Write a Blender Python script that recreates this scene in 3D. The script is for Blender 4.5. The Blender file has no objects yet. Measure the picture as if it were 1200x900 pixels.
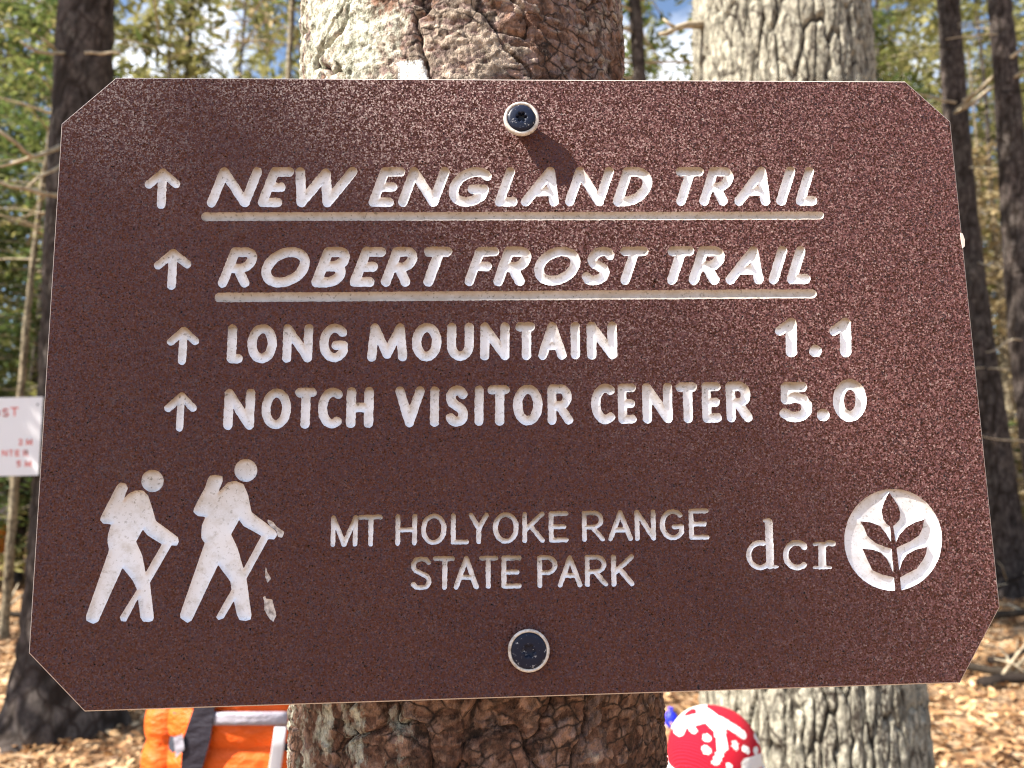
import bpy, math, random
import numpy as np
from mathutils import Vector, Matrix
from mathutils.geometry import delaunay_2d_cdt

random.seed(7); rng = np.random.default_rng(7)
scene = bpy.context.scene
C = scene.collection

# ------------------------------------------------------------------ camera, sky, sun, exposure
F = 900.0; PITCH = math.radians(7.7); CAMZ = 1.5
cam_d = bpy.data.cameras.new('camera'); cam = bpy.data.objects.new('camera', cam_d); C.objects.link(cam)
cam_d.sensor_width = 36; cam_d.lens = 36 * F / 1200
cam_d.clip_start = 0.02; cam_d.clip_end = 3000
cam.location = (0, 0, CAMZ); cam.rotation_euler = (math.radians(90) + PITCH, 0, 0)
cam_d.dof.use_dof = True; cam_d.dof.focus_distance = 0.515; cam_d.dof.aperture_fstop = 8.8
cam_d.dof.aperture_blades = 0
scene.camera = cam
S = Vector((-0.64, -0.285, 0.715)).normalized()          # towards the sun
world = bpy.data.worlds.new('World'); scene.world = world; world.use_nodes = True
wn = world.node_tree.nodes; wl = world.node_tree.links
sky = wn.new('ShaderNodeTexSky'); sky.sky_type = 'NISHITA'; sky.sun_disc = False
sky.sun_elevation = math.asin(S.z); sky.sun_rotation = math.atan2(S.x, S.y)
sky.air_density = 1.0; sky.dust_density = 0.6; sky.ozone_density = 1.0
bg = wn['Background']; bg.inputs[1].default_value = 0.08
tc = wn.new('ShaderNodeTexCoord'); cn = wn.new('ShaderNodeTexNoise'); cn.inputs['Scale'].default_value = 5; cn.inputs['Detail'].default_value = 6
cr_ = wn.new('ShaderNodeValToRGB'); cr_.color_ramp.elements[0].position = .52; cr_.color_ramp.elements[1].position = .66
cm = wn.new('ShaderNodeMix'); cm.data_type = 'RGBA'; cm.inputs[7].default_value = (7.5, 7.8, 8.4, 1)
wl.new(tc.outputs['Generated'], cn.inputs['Vector']); wl.new(cn.outputs['Fac'], cr_.inputs[0]); wl.new(cr_.outputs[0], cm.inputs[0])
wl.new(sky.outputs[0], cm.inputs[6]); wl.new(cm.outputs[2], bg.inputs[0])
sun_d = bpy.data.lights.new('sun', 'SUN'); sun_d.energy = 5.0; sun_d.angle = math.radians(0.53)
sun_d.color = (1.0, 0.93, 0.82)
sun = bpy.data.objects.new('sun', sun_d); C.objects.link(sun)
sun.rotation_euler = S.to_track_quat('Z', 'Y').to_euler(); sun.location = (-4, -2, 8)
vs = scene.view_settings
vs.view_transform = 'Standard'; vs.look = 'None'; vs.gamma = 1; vs.exposure = 1.55
scene.cycles.use_denoising = True; scene.cycles.filter_width = 1.1
scene.cycles.max_bounces = 6; scene.cycles.transparent_max_bounces = 4

# ------------------------------------------------------------------ helpers
def link(name, me, mats=(), parent=None, kind=None, smooth=False):
    o = bpy.data.objects.new(name, me); C.objects.link(o)
    for m in (mats if isinstance(mats, (list, tuple)) else [mats]): me.materials.append(m)
    if parent is not None: o.parent = parent
    if kind: o['kind'] = kind
    if smooth: me.polygons.foreach_set('use_smooth', [True] * len(me.polygons))
    return o
def mesh(verts, faces, name='m'):
    me = bpy.data.meshes.new(name)
    me.from_pydata([tuple(v) for v in verts], [], faces); me.update(); return me
def fast_mesh(verts, faces):
    """verts (n,3), faces (m,k) arrays"""
    verts = np.asarray(verts, np.float32); faces = np.asarray(faces, np.int32); k = faces.shape[1]
    me = bpy.data.meshes.new('m')
    me.vertices.add(len(verts)); me.vertices.foreach_set('co', verts.ravel())
    me.loops.add(faces.size); me.loops.foreach_set('vertex_index', faces.ravel())
    me.polygons.add(len(faces)); me.polygons.foreach_set('loop_start', np.arange(0, faces.size, k, dtype=np.int32))
    me.polygons.foreach_set('loop_total', np.full(len(faces), k, np.int32))
    me.update(calc_edges=True); return me
def attr(me, name, vals):
    a = me.attributes.new(name, 'FLOAT', 'POINT'); a.data.foreach_set('value', np.asarray(vals, np.float32))
def empty(name, loc, label, cat, group=None, rz=0):
    o = bpy.data.objects.new(name, None); C.objects.link(o); o.location = loc; o.rotation_euler = (0, 0, rz)
    o.empty_display_size = 0.1
    return tag(o, label, cat, group)
def tag(o, label, cat, group=None):
    o['label'] = label; o['category'] = cat
    if group: o['group'] = group
    return o
class MB:
    def __init__(s): s.v = []; s.f = []; s.m = []
    def add(s, V, Fc, mi=0):
        b = len(s.v); s.v += [tuple(v) for v in V]; s.f += [tuple(b + i for i in f) for f in Fc]; s.m += [mi] * len(Fc)
    def tube(s, pts, radii, n=8, mi=0, cap=True):
        pts = [Vector(p) for p in pts]; V = []
        up = None
        for i, p in enumerate(pts):
            d = (pts[min(i + 1, len(pts) - 1)] - pts[max(i - 1, 0)]).normalized()
            if up is None: up = Vector((0, 0, 1)) if abs(d.z) < .9 else Vector((0, 1, 0))
            a = d.cross(up).normalized(); b = a.cross(d).normalized(); up = b
            r = radii[i]
            for k in range(n):
                t = 2 * math.pi * k / n; V.append(p + a * (r * math.cos(t)) + b * (r * math.sin(t)))
        Fc = []
        for i in range(len(pts) - 1):
            for k in range(n):
                Fc.append((i * n + k, i * n + (k + 1) % n, (i + 1) * n + (k + 1) % n, (i + 1) * n + k))
        if cap:
            Fc.append(tuple(range(n))[::-1]); Fc.append(tuple((len(pts) - 1) * n + k for k in range(n)))
        s.add(V, Fc, mi)
    def loft(s, rings, mi=0, cap=True, closed=True):
        n = len(rings[0]); V = [p for r in rings for p in r]; Fc = []
        for i in range(len(rings) - 1):
            for k in range(n if closed else n - 1):
                Fc.append((i * n + k, i * n + (k + 1) % n, (i + 1) * n + (k + 1) % n, (i + 1) * n + k))
        if cap and closed:
            Fc.append(tuple(range(n))[::-1]); Fc.append(tuple((len(rings) - 1) * n + k for k in range(n)))
        s.add(V, Fc, mi)
    def box(s, c, h, mi=0, M=None):
        V = [Vector((c[0] + sx * h[0], c[1] + sy * h[1], c[2] + sz * h[2])) for sx in (-1, 1) for sy in (-1, 1) for sz in (-1, 1)]
        if M: V = [M @ v for v in V]
        s.add(V, [(0, 1, 3, 2), (4, 6, 7, 5), (0, 4, 5, 1), (2, 3, 7, 6), (0, 2, 6, 4), (1, 5, 7, 3)], mi)
    def build(s, name, mats, parent=None, smooth=True, **k):
        me = mesh(s.v, s.f)
        o = link(name, me, mats, parent, smooth=smooth, **k)
        me.polygons.foreach_set('material_index', s.m); return o

# photo pixel (1200x900) -> world
CR = Matrix.Rotation(math.radians(90) + PITCH, 3, 'X')
def ray(px, py): return CR @ Vector(((px - 600) / F, -(py - 450) / F, -1))
def at(px, py, Y):                      # point on the pixel's ray at world depth Y
    r = ray(px, py); return Vector((0, 0, CAMZ)) + r * (Y / r.y)

# numpy noise
def hash2(i, j, s):
    h = (i.astype(np.int64) * 374761393 + j.astype(np.int64) * 668265263 + s * 974711) & 0xffffffff
    h = ((h ^ (h >> 13)) * 1274126177) & 0xffffffff
    h = h ^ (h >> 16)
    return (h & 0xffffff) / float(0x1000000)
def vnoise(x, y, s=0, px=None):
    i = np.floor(x).astype(int); j = np.floor(y).astype(int); fx = x - i; fy = y - j
    fx = fx * fx * (3 - 2 * fx); fy = fy * fy * (3 - 2 * fy)
    w = (lambda a: a % px) if px else (lambda a: a)
    return ((hash2(w(i), j, s) * (1 - fx) + hash2(w(i + 1), j, s) * fx) * (1 - fy) +
            (hash2(w(i), j + 1, s) * (1 - fx) + hash2(w(i + 1), j + 1, s) * fx) * fy)
def fbm(x, y, s=0, o=4):
    r = 0; a = .5
    for k in range(o): r = r + a * vnoise(x * 2 ** k, y * 2 ** k, s + k); a *= .5
    return r / (1 - .5 ** o)
def worley(x, y, s=0, px=None):
    i = np.floor(x).astype(int); j = np.floor(y).astype(int)
    f1 = np.full(x.shape, 9.); f2 = f1.copy(); cid = np.zeros(x.shape)
    for di in (-1, 0, 1):
        for dj in (-1, 0, 1):
            ii = i + di; jj = j + dj; iw = ii % px if px else ii
            cx = ii + hash2(iw, jj, s); cy = jj + hash2(iw, jj, s + 1)
            d = np.hypot(cx - x, cy - y); hid = hash2(iw, jj, s + 2)
            m = d < f1
            f2 = np.where(m, f1, np.minimum(f2, d)); cid = np.where(m, hid, cid); f1 = np.where(m, d, f1)
    return f1, f2, cid
def sstep(a, b, x):
    t = np.clip((x - a) / (b - a), 0, 1); return t * t * (3 - 2 * t)

# ------------------------------------------------------------------ materials
def mat(name, col=(.5, .5, .5), rough=.8, spec=.5):
    m = bpy.data.materials.new(name); m.use_nodes = True; b = m.node_tree.nodes['Principled BSDF']
    b.inputs['Base Color'].default_value = (*col, 1); b.inputs['Roughness'].default_value = rough
    b.inputs['Specular IOR Level'].default_value = spec
    return m
class N:
    """tiny node-graph helper"""
    def __init__(s, m): s.m = m; s.t = m.node_tree; s.b = s.t.nodes['Principled BSDF']
    def n(s, kind, **kw):
        x = s.t.nodes.new('ShaderNode' + kind)
        for k, v in kw.items(): setattr(x, k, v)
        return x
    def l(s, a, b): s.t.links.new(a, b)
    def coord(s, kind='Object', scale=(1, 1, 1)):
        c = s.n('TexCoord'); mp = s.n('Mapping'); mp.inputs['Scale'].default_value = scale
        s.l(c.outputs[kind], mp.inputs[0]); return mp.outputs[0]
    def noise(s, vec, scale, detail=4, rough=.55):
        x = s.n('TexNoise'); x.inputs['Scale'].default_value = scale; x.inputs['Detail'].default_value = detail
        x.inputs['Roughness'].default_value = rough; s.l(vec, x.inputs['Vector']); return x.outputs['Fac']
    def ramp(s, fac, stops):
        x = s.n('ValToRGB'); e = x.color_ramp.elements
        while len(e) < len(stops): e.new(.5)
        for k, (p, c) in enumerate(stops):
            e[k].position = p; e[k].color = (*c, 1) if len(c) == 3 else c
        s.l(fac, x.inputs[0]); return x.outputs[0]
    def mix(s, fac, a, b, mode='MIX'):
        x = s.n('Mix', data_type='RGBA', blend_type=mode)
        for src, i in ((fac, 0), (a, 6), (b, 7)):
            if hasattr(src, 'node'): s.l(src, x.inputs[i])
            elif i == 0: x.inputs[0].default_value = src
            else: x.inputs[i].default_value = (*src, 1)
        return x.outputs[2]
    def at(s, name):
        x = s.n('Attribute'); x.attribute_name = name; return x.outputs['Fac']
    def bump(s, h, strength=.5, dist=.01, nxt=None):
        x = s.n('Bump'); x.inputs['Strength'].default_value = strength; x.inputs['Distance'].default_value = dist
        s.l(h, x.inputs['Height'])
        if nxt is not None: s.l(nxt, x.inputs['Normal'])
        return x.outputs[0]
    def color(s, c): s.l(c, s.b.inputs['Base Color'])
    def normal(s, c): s.l(c, s.b.inputs['Normal'])

BW = lambda v: (v, v, v)
# textured brown plastic skin of the sign
M_skin = mat('brown_textured_plastic', (.12, .055, .05), .5, .22); g = N(M_skin)
v = g.coord()
n1 = g.noise(v, 980, 2, .8); n2 = g.noise(v, 7, 5); n3 = g.noise(v, 520, 2)
base = g.mix(n2, (.062, .0225, .0225), (.098, .038, .034))
base = g.mix(g.ramp(g.noise(v, 45, 6, .7), [(.58, BW(0)), (.75, BW(.4))]), base, (.13, .085, .075))
vo = g.n('TexVoronoi'); vo.inputs['Scale'].default_value = 900; g.l(v, vo.inputs['Vector'])
gm_ = g.n('NewGeometry')
t1 = g.n('VectorMath', operation='SUBTRACT'); g.l(vo.outputs['Color'], t1.inputs[0]); t1.inputs[1].default_value = (.5, .5, .5)
nn = g.n('TexNoise'); nn.inputs['Scale'].default_value = 900; nn.inputs['Detail'].default_value = 2; g.l(v, nn.inputs['Vector'])
t2 = g.n('VectorMath', operation='SUBTRACT'); g.l(nn.outputs['Color'], t2.inputs[0]); t2.inputs[1].default_value = (.5, .5, .5)
t3 = g.n('VectorMath', operation='MULTIPLY_ADD'); g.l(t2.outputs[0], t3.inputs[0]); t3.inputs[1].default_value = (2.2, 2.2, 2.2); g.l(t1.outputs[0], t3.inputs[2])
t4 = g.n('VectorMath', operation='MULTIPLY_ADD'); g.l(t3.outputs[0], t4.inputs[0]); t4.inputs[1].default_value = (1.35, 1.35, 1.35); g.l(gm_.outputs['Normal'], t4.inputs[2])
t5 = g.n('VectorMath', operation='NORMALIZE'); g.l(t4.outputs[0], t5.inputs[0]); g.normal(t5.outputs[0])
sx = g.n('SeparateColor'); g.l(vo.outputs['Color'], sx.inputs[0])
g.color(g.mix(g.ramp(sx.outputs[1], [(.5, BW(0)), (1, BW(.38))]), base, (.25, .135, .12)))  # pale flecks paint the sun sparkle of the textured skin into its colour
# white plastic core seen in the routed letters
M_core = mat('white_plastic_core', (.8, .8, .8), .45); g = N(M_core); v = g.coord()
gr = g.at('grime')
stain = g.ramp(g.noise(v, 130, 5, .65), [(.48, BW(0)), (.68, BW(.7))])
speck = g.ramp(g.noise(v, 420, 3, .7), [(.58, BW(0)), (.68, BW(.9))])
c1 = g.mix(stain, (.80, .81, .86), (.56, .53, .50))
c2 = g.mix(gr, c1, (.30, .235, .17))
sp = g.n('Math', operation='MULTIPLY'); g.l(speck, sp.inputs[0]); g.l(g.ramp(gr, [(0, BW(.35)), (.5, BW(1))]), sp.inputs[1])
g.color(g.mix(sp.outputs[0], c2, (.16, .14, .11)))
g.normal(g.bump(g.noise(v, 700, 3), .35, .0002))
M_edge = mat('pale_worn_edge', (.55, .47, .43), .6)
M_chip = mat('grey_chipped_plastic', (.50, .48, .47), .6); g = N(M_chip); v = g.coord()
g.color(g.ramp(g.noise(v, 300, 4), [(.35, (.22, .19, .18)), (.6, (.62, .58, .56))]))
M_screw = mat('black_painted_steel', (.012, .014, .022), .42, .22); g = N(M_screw); v = g.coord()
scr = g.ramp(g.noise(v, 350, 5, .7), [(.6, BW(0)), (.68, BW(1))])
g.color(g.mix(scr, (.008, .012, .030), (.45, .46, .5))); g.normal(g.bump(g.noise(v, 500, 3), .4, .0003))
M_washer = mat('white_nylon', (.60, .56, .51), .5); g = N(M_washer); g.color(g.ramp(g.noise(g.coord(), 260, 5, .7), [(.35, (.36, .31, .26)), (.55, (.64, .60, .56))]))

# ------------------------------------------------------------------ the sign: pose fitted to the photograph
def rotvec(r):
    r = np.array(r); a = np.linalg.norm(r); k = r / a
    K = np.array([[0, -k[2], k[1]], [k[2], 0, -k[0]], [-k[1], k[0], 0]])
    return np.eye(3) + math.sin(a) * K + (1 - math.cos(a)) * K @ K
RS = rotvec((-0.1346, -0.0456, -0.0168)); TS = np.array((0.0076, -0.0082, 0.5032)); SW, SH = .61, .4082
# image axes (x right, y down, z forward) ; sign local: x right, y up, z towards the viewer
A = Matrix(((1, 0, 0), (0, -1, 0), (0, 0, -1)))          # image axes -> blender camera axes
R_img = Matrix([list(map(float, r)) for r in RS])
R_loc = CR @ A @ R_img @ Matrix(((1, 0, 0), (0, -1, 0), (0, 0, -1)))
T_loc = Vector((0, 0, CAMZ)) + CR @ (A @ Vector(TS.tolist()))
SM = Matrix.Translation(T_loc) @ R_loc.to_4x4()
def to_sign(P):
    """photo pixels (n,2) -> sign-local metres (n,2)"""
    P = np.atleast_2d(np.asarray(P, float))
    d = np.c_[(P[:, 0] - 600) / F, (P[:, 1] - 450) / F, np.ones(len(P))]
    n = RS[:, 2]; t = (n @ TS) / (d @ n)
    X = (d * t[:, None] - TS) @ RS
    return np.c_[X[:, 0], -X[:, 1]]

# --- signed distance artwork in photo pixels
def d_seg(X, Y, a, b, ra, rb=None):
    rb = ra if rb is None else rb
    dx, dy = b[0] - a[0], b[1] - a[1]; L = dx * dx + dy * dy + 1e-9
    t = np.clip(((X - a[0]) * dx + (Y - a[1]) * dy) / L, 0, 1)
    return np.hypot(X - a[0] - t * dx, Y - a[1] - t * dy) - (ra + (rb - ra) * t)
def d_poly(X, Y, P):
    d = np.full(X.shape, 1e9); ins = np.zeros(X.shape, bool)
    for k in range(len(P)):
        a = P[k]; b = P[(k + 1) % len(P)]
        d = np.minimum(d, d_seg(X, Y, a, b, 0))
        c = (a[1] > Y) != (b[1] > Y)
        xx = a[0] + (Y - a[1]) * (b[0] - a[0]) / (b[1] - a[1] if b[1] != a[1] else 1e-9)
        ins ^= c & (X < xx)
    return np.where(ins, -d, d)
def blur(D, n):
    for _ in range(n):
        E_ = np.pad(D, 1, mode='edge')
        D = (E_[:-2, 1:-1] + E_[2:, 1:-1] + E_[1:-1, :-2] + E_[1:-1, 2:] + 4 * D) / 8
    return D
def contours(D, x0, y0, h, lev):
    """marching squares -> closed loops in px"""
    V = D - lev; V = np.where(V == 0, 1e-6, V); ny, nx = V.shape
    sgn = V < 0
    cell = (sgn[:-1, :-1].astype(int) + sgn[:-1, 1:] + sgn[1:, :-1] + sgn[1:, 1:])
    ys, xs = np.nonzero((cell > 0) & (cell < 4)); nxt = {}
    def ip(i0, j0, i1, j1):
        a = V[j0, i0]; b = V[j1, i1]; t = a / (a - b)
        return (x0 + (i0 + (i1 - i0) * t) * h, y0 + (j0 + (j1 - j0) * t) * h)
    pos = {}
    for j, i in zip(ys.tolist(), xs.tolist()):
        tl, tr, bl, br = sgn[j, i], sgn[j, i + 1], sgn[j + 1, i], sgn[j + 1, i + 1]
        e = {'T': ('h', i, j), 'B': ('h', i, j + 1), 'L': ('v', i, j), 'R': ('v', i + 1, j)}
        cr = []
        if tl != tr: cr.append('T'); pos.setdefault(e['T'], ip(i, j, i + 1, j))
        if tr != br: cr.append('R'); pos.setdefault(e['R'], ip(i + 1, j, i + 1, j + 1))
        if br != bl: cr.append('B'); pos.setdefault(e['B'], ip(i, j + 1, i + 1, j + 1))
        if bl != tl: cr.append('L'); pos.setdefault(e['L'], ip(i, j, i, j + 1))
        prs = [(cr[0], cr[1])] if len(cr) == 2 else ([('T', 'R'), ('B', 'L')] if not tl else [('T', 'L'), ('B', 'R')])
        for p, q in prs:
            nxt.setdefault(e[p], []).append(e[q]); nxt.setdefault(e[q], []).append(e[p])
    loops = []; seen = set()
    for st in list(nxt):
        if st in seen: continue
        lp = [st]; seen.add(st); cur = st
        while True:
            c2 = [q for q in nxt[cur] if q not in seen]
            if not c2: break
            cur = c2[0]; seen.add(cur); lp.append(cur)
        if len(lp) > 6: loops.append(np.array([pos[k] for k in lp]))
    return loops
def simplify(P, eps=.07):
    keep = np.zeros(len(P), bool)
    far = int(np.argmax(np.hypot(*(P - P[0]).T))); keep[0] = keep[far] = True
    Q = np.vstack([P, P[:1]]); st = [(0, far), (far, len(P))]
    while st:
        a, b = st.pop()
        if b - a < 2: continue
        d = Q[b] - Q[a]; L = np.hypot(*d) + 1e-12; w = Q[a + 1:b] - Q[a]
        dd = np.abs(w[:, 0] * d[1] - w[:, 1] * d[0]) / L; k = int(np.argmax(dd))
        if dd[k] > eps:
            k += a + 1; keep[k % len(P)] = True; st += [(a, k), (k, b)]
    return P[keep]
def inside(P, loops):
    r = np.zeros(len(P), bool); X, Y = P[:, 0][:, None], P[:, 1][:, None]
    for lp in loops:
        a = lp; b = np.roll(lp, -1, 0)
        for s0 in range(0, len(P), 4000):
            sl = slice(s0, s0 + 4000)
            c = (a[None, :, 1] > Y[sl]) != (b[None, :, 1] > Y[sl])
            den = np.where(b[:, 1] == a[:, 1], 1e-12, b[:, 1] - a[:, 1])
            xx = a[None, :, 0] + (Y[sl] - a[None, :, 1]) * ((b[:, 0] - a[:, 0]) / den)[None]
            r[sl] ^= (np.sum(c & (X[sl] < xx), 1) % 2).astype(bool)
    return r
def cdt(loops_list):
    """loops_list: list of (loops, tagvalue). returns verts, vert tags, tris"""
    vs_, es, tg = [], [], []
    for loops, tv in loops_list:
        for lp in loops:
            b = len(vs_); n = len(lp); vs_ += [Vector(p) for p in lp.tolist()]
            es += [(b + k, b + (k + 1) % n) for k in range(n)]; tg += [tv] * n
    ov, oe, of, ovs, _, _ = delaunay_2d_cdt(vs_, es, [], 0, 1e-7)
    V = np.array([tuple(v) for v in ov]); T = [tg[o[0]] if o else loops_list[0][1] for o in ovs]
    return V, T, np.array([tuple(f) for f in of])

sign = empty('trail_sign', T_loc, 'large brown engraved trail sign with cut corners, screwed to the tree trunk', 'sign')
sign.rotation_euler = R_loc.to_euler()
holes = []                                               # simplified outlines in px, cut out of the skin
def rough_edges(D, X, Y, amp, sd):
    return D + amp * (fbm(X * .35, Y * .35, sd, 2) - .5) * 2
cnt = [0]
def engrave(name, fn, bb, levels, zs, h=.5, nb=1, amp=.55, grime=.7, m=None, label=None):
    """fn(X,Y)->sdf in px ; bb px bounds ; routed groove mesh"""
    cnt[0] += 1; sd = 100 + cnt[0]
    x0, y0, x1, y1 = bb[0] - 3, bb[1] - 3, bb[2] + 3, bb[3] + 3
    X, Y = np.meshgrid(np.arange(x0, x1, h), np.arange(y0, y1, h))
    D = rough_edges(blur(fn(X, Y), nb), X, Y, amp, sd)
    lv = []
    for L, z in zip(levels, zs):
        lp = [simplify(c, .07 if L == 0 else .12) for c in contours(D, x0, y0, h, -L)]
        lp = [c for c in lp if len(c) > 3]
        if L == 0: outer = lp
        if lp: lv.append((lp, z))
    holes.extend(outer)
    V, T, Tri = cdt(lv)
    cen = V[Tri].mean(1); Tri = Tri[inside(cen, outer)]
    L2 = to_sign(V); z = np.array(T)
    me = fast_mesh(np.c_[L2, z], Tri[:, ::-1])
    # dirt along the upper lip, strengthened to paint in the top wall's shade
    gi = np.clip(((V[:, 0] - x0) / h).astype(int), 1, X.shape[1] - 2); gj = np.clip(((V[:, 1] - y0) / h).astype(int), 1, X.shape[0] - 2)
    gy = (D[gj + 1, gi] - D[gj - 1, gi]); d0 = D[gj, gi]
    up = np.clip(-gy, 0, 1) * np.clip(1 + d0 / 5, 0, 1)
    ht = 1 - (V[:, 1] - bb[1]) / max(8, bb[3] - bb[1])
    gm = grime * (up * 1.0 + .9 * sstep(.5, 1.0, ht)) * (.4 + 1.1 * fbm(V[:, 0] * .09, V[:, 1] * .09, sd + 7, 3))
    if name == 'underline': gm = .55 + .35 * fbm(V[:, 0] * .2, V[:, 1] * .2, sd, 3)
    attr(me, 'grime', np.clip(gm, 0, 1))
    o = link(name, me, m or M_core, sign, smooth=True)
    if label: o['label'] = label
    # make sure the faces look towards the viewer
    if len(me.polygons) and np.mean([p.normal.z for p in me.polygons]) < 0: me.flip_normals()
    return o

def arc(cx, cy, rx, ry, a0, a1, n=14):
    return [(cx + rx * math.cos(math.radians(a0 + (a1 - a0) * k / n)), cy + ry * math.sin(math.radians(a0 + (a1 - a0) * k / n))) for k in range(n + 1)]
# unit glyph skeletons, x 0..1 left to right, y 0 top .. 1 bottom
G = {
 'A': [[(0, 1), (.5, 0), (1, 1)], [(.2, .66), (.8, .66)]],
 'B': [[(0, 0), (0, 1)], [(0, 0), (.5, 0)] + arc(.5, .235, .42, .235, -90, 90) + [(0, .47)], [(0, .47), (.5, .47)] + arc(.5, .735, .5, .265, -90, 90) + [(0, 1)]],
 'C': [arc(.62, .5, .62, .5, -58, -180) + arc(.62, .5, .62, .5, 180, 58)],
 'D': [[(0, 0), (0, 1)], [(0, 0), (.3, 0)] + arc(.3, .5, .7, .5, -90, 90) + [(0, 1)]],
 'E': [[(1, 0), (0, 0), (0, 1), (1, 1)], [(0, .5), (.85, .5)]],
 'F': [[(1, 0), (0, 0), (0, 1)], [(0, .5), (.85, .5)]],
 'G': [arc(.55, .5, .55, .5, -45, -180) + arc(.55, .5, .55, .5, 180, 35) + [(1, .58), (.62, .58)]],
 'H': [[(0, 0), (0, 1)], [(1, 0), (1, 1)], [(0, .5), (1, .5)]],
 'I': [[(.5, 0), (.5, 1)]],
 'K': [[(0, 0), (0, 1)], [(1, 0), (.05, .58)], [(.32, .44), (1, 1)]],
 'L': [[(0, 0), (0, 1), (1, 1)]],
 'M': [[(.04, 1), (.12, 0), (.5, .9), (.88, 0), (.97, 1)]],
 'm': [[(0, 1), (0, 0), (.5, 1), (1, 0), (1, 1)]],
 'N': [[(0, 1), (0, 0), (1, 1), (1, 0)]],
 'O': [arc(.5, .5, .5, .5, 0, 360, 36)],
 'P': [[(0, 1), (0, 0), (.5, 0)] + arc(.5, .27, .5, .27, -90, 90) + [(0, .54)]],
 'R': [[(0, 1), (0, 0), (.5, 0)] + arc(.5, .265, .42, .265, -90, 90) + [(0, .53)], [(.42, .53), (1, 1)]],
 'S': [arc(.5, .26, .46, .26, -28, -215, 18) + [(.5, .48)] + arc(.5, .735, .5, .265, -60, 150, 18)],
 'T': [[(0, 0), (1, 0)], [(.5, 0), (.5, 1)]],
 'U': [[(0, 0), (0, .6)] + arc(.5, .62, .5, .38, 180, 0) + [(1, 0)]],
 'V': [[(0, 0), (.5, 1), (1, 0)]],
 'W': [[(0, 0), (.25, 1), (.5, .05), (.75, 1), (1, 0)]],
 'Y': [[(0, 0), (.5, .5), (1, 0)], [(.5, .5), (.5, 1)]],
}
# closed tops of S look better as a smooth spine
G['S'] = [[(.93, .13), (.78, .03), (.5, 0), (.2, .04), (.04, .16), (.03, .28), (.16, .4), (.5, .5), (.84, .6), (.98, .72), (.96, .86), (.8, .97), (.5, 1), (.2, .97), (.04, .87)]]
def line(txt, ybot, ytop, r, slant, lv, zs, stems=None, **kw):
    """txt: list of (char, xl, xr) skeleton edges at the baseline ; ybot/ytop = ((x,y),(x,y))"""
    yy = lambda q, x: q[0][1] + (q[1][1] - q[0][1]) * (x - q[0][0]) / (q[1][0] - q[0][0])
    for k, (ch, xl, xr) in enumerate(txt):
        xm = (xl + xr) / 2; s = slant - (xm - 600) / 6650
        st = (stems or {}).get(k)
        polys = []
        for st_i, pl in enumerate(G[ch]):
            pp = []
            for u, w in pl:
                x = xl + (xr - xl) * u
                if ch == 'T' and st_i == 1 and st: x = st
                yb, yt = yy(ybot, x), yy(ytop, x)
                y = yt + (yb - yt) * w
                pp.append((x + s * (yb - y), y))
            polys.append(pp)
        allp = np.array([p for q in polys for p in q])
        bb = (allp[:, 0].min() - r, allp[:, 1].min() - r, allp[:, 0].max() + r, allp[:, 1].max() + r)
        rr = r * random.uniform(.95, 1.04)
        def fn(X, Y, polys=polys, rr=rr):
            D = np.full(X.shape, 1e9)
            for q in polys:
                for a, b in zip(q, q[1:]): D = np.minimum(D, d_seg(X, Y, a, b, rr))
            return D
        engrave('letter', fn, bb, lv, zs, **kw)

LV = (0, .5, 1.3, 2.6, 4.2); ZS = (0, -.0008, -.0014, -.0018, -.0020)
line([('N', 248, 287), ('E', 307.5, 325), ('W', 338, 399), ('E', 437.5, 456), ('N', 472, 508), ('G', 526, 562), ('L', 585.5, 601),
      ('A', 616, 649), ('N', 667.5, 702), ('D', 724, 752), ('T', 786, 808), ('R', 825, 847), ('A', 866, 897), ('I', 914, 917), ('L', 938, 952)],
     ((250, 237.5), (940, 235.2)), ((250, 201.5), (940, 201)), 5.7, .355, LV, ZS, stems={10: 798})
line([('R', 261, 286.5), ('O', 306, 349), ('B', 371, 395), ('E', 415.7, 433), ('R', 452, 475), ('T', 490, 511), ('F', 550, 567), ('R', 584, 609),
      ('O', 626.5, 667.5), ('S', 685, 706), ('T', 721, 743), ('T', 777, 797), ('R', 813, 837), ('A', 855.7, 889), ('I', 905, 908), ('L', 928, 944)],
     ((265, 331.5), (930, 327)), ((265, 295.5), (930, 294)), 5.8, .355, LV, ZS, stems={5: 502, 10: 732.5, 11: 787.5})
line([('L', 271, 279), ('O', 294.7, 318.3), ('N', 336, 360.5), ('G', 379, 402), ('M', 434, 473), ('O', 488, 511.5), ('U', 529, 549.7), ('N', 568, 591.7),
      ('T', 609.5, 621.5), ('A', 636, 658.5), ('I', 673, 675.6), ('N', 693.5, 717.7)],
     ((270, 420.5), (715, 415.3)), ((270, 385.5), (715, 382.3)), 5.5, 0, LV, ZS, stems={8: 617})
line([('N', 267, 292), ('O', 311, 335), ('T', 350, 364.5), ('C', 377.5, 396), ('H', 411, 431.7), ('V', 468, 491.5), ('I', 508, 510), ('S', 527.5, 543),
      ('I', 560.3, 562.3), ('T', 576.5, 591.7), ('O', 606.7, 630.3), ('R', 647, 666.5), ('C', 698.5, 716.5), ('E', 729.7, 741), ('N', 758.8, 783), ('T', 798.5, 812.5),
      ('E', 828.7, 840.6), ('R', 857, 876.4)],
     ((267, 498.5), (876, 489)), ((267, 461.3), (876, 452.5)), 5.4, 0, LV, ZS, stems={2: 357.5, 9: 585.5, 15: 806.6})
LT = (0, .4, 1.0, 1.9); ZT = (0, -.0005, -.0009, -.0011)
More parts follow.
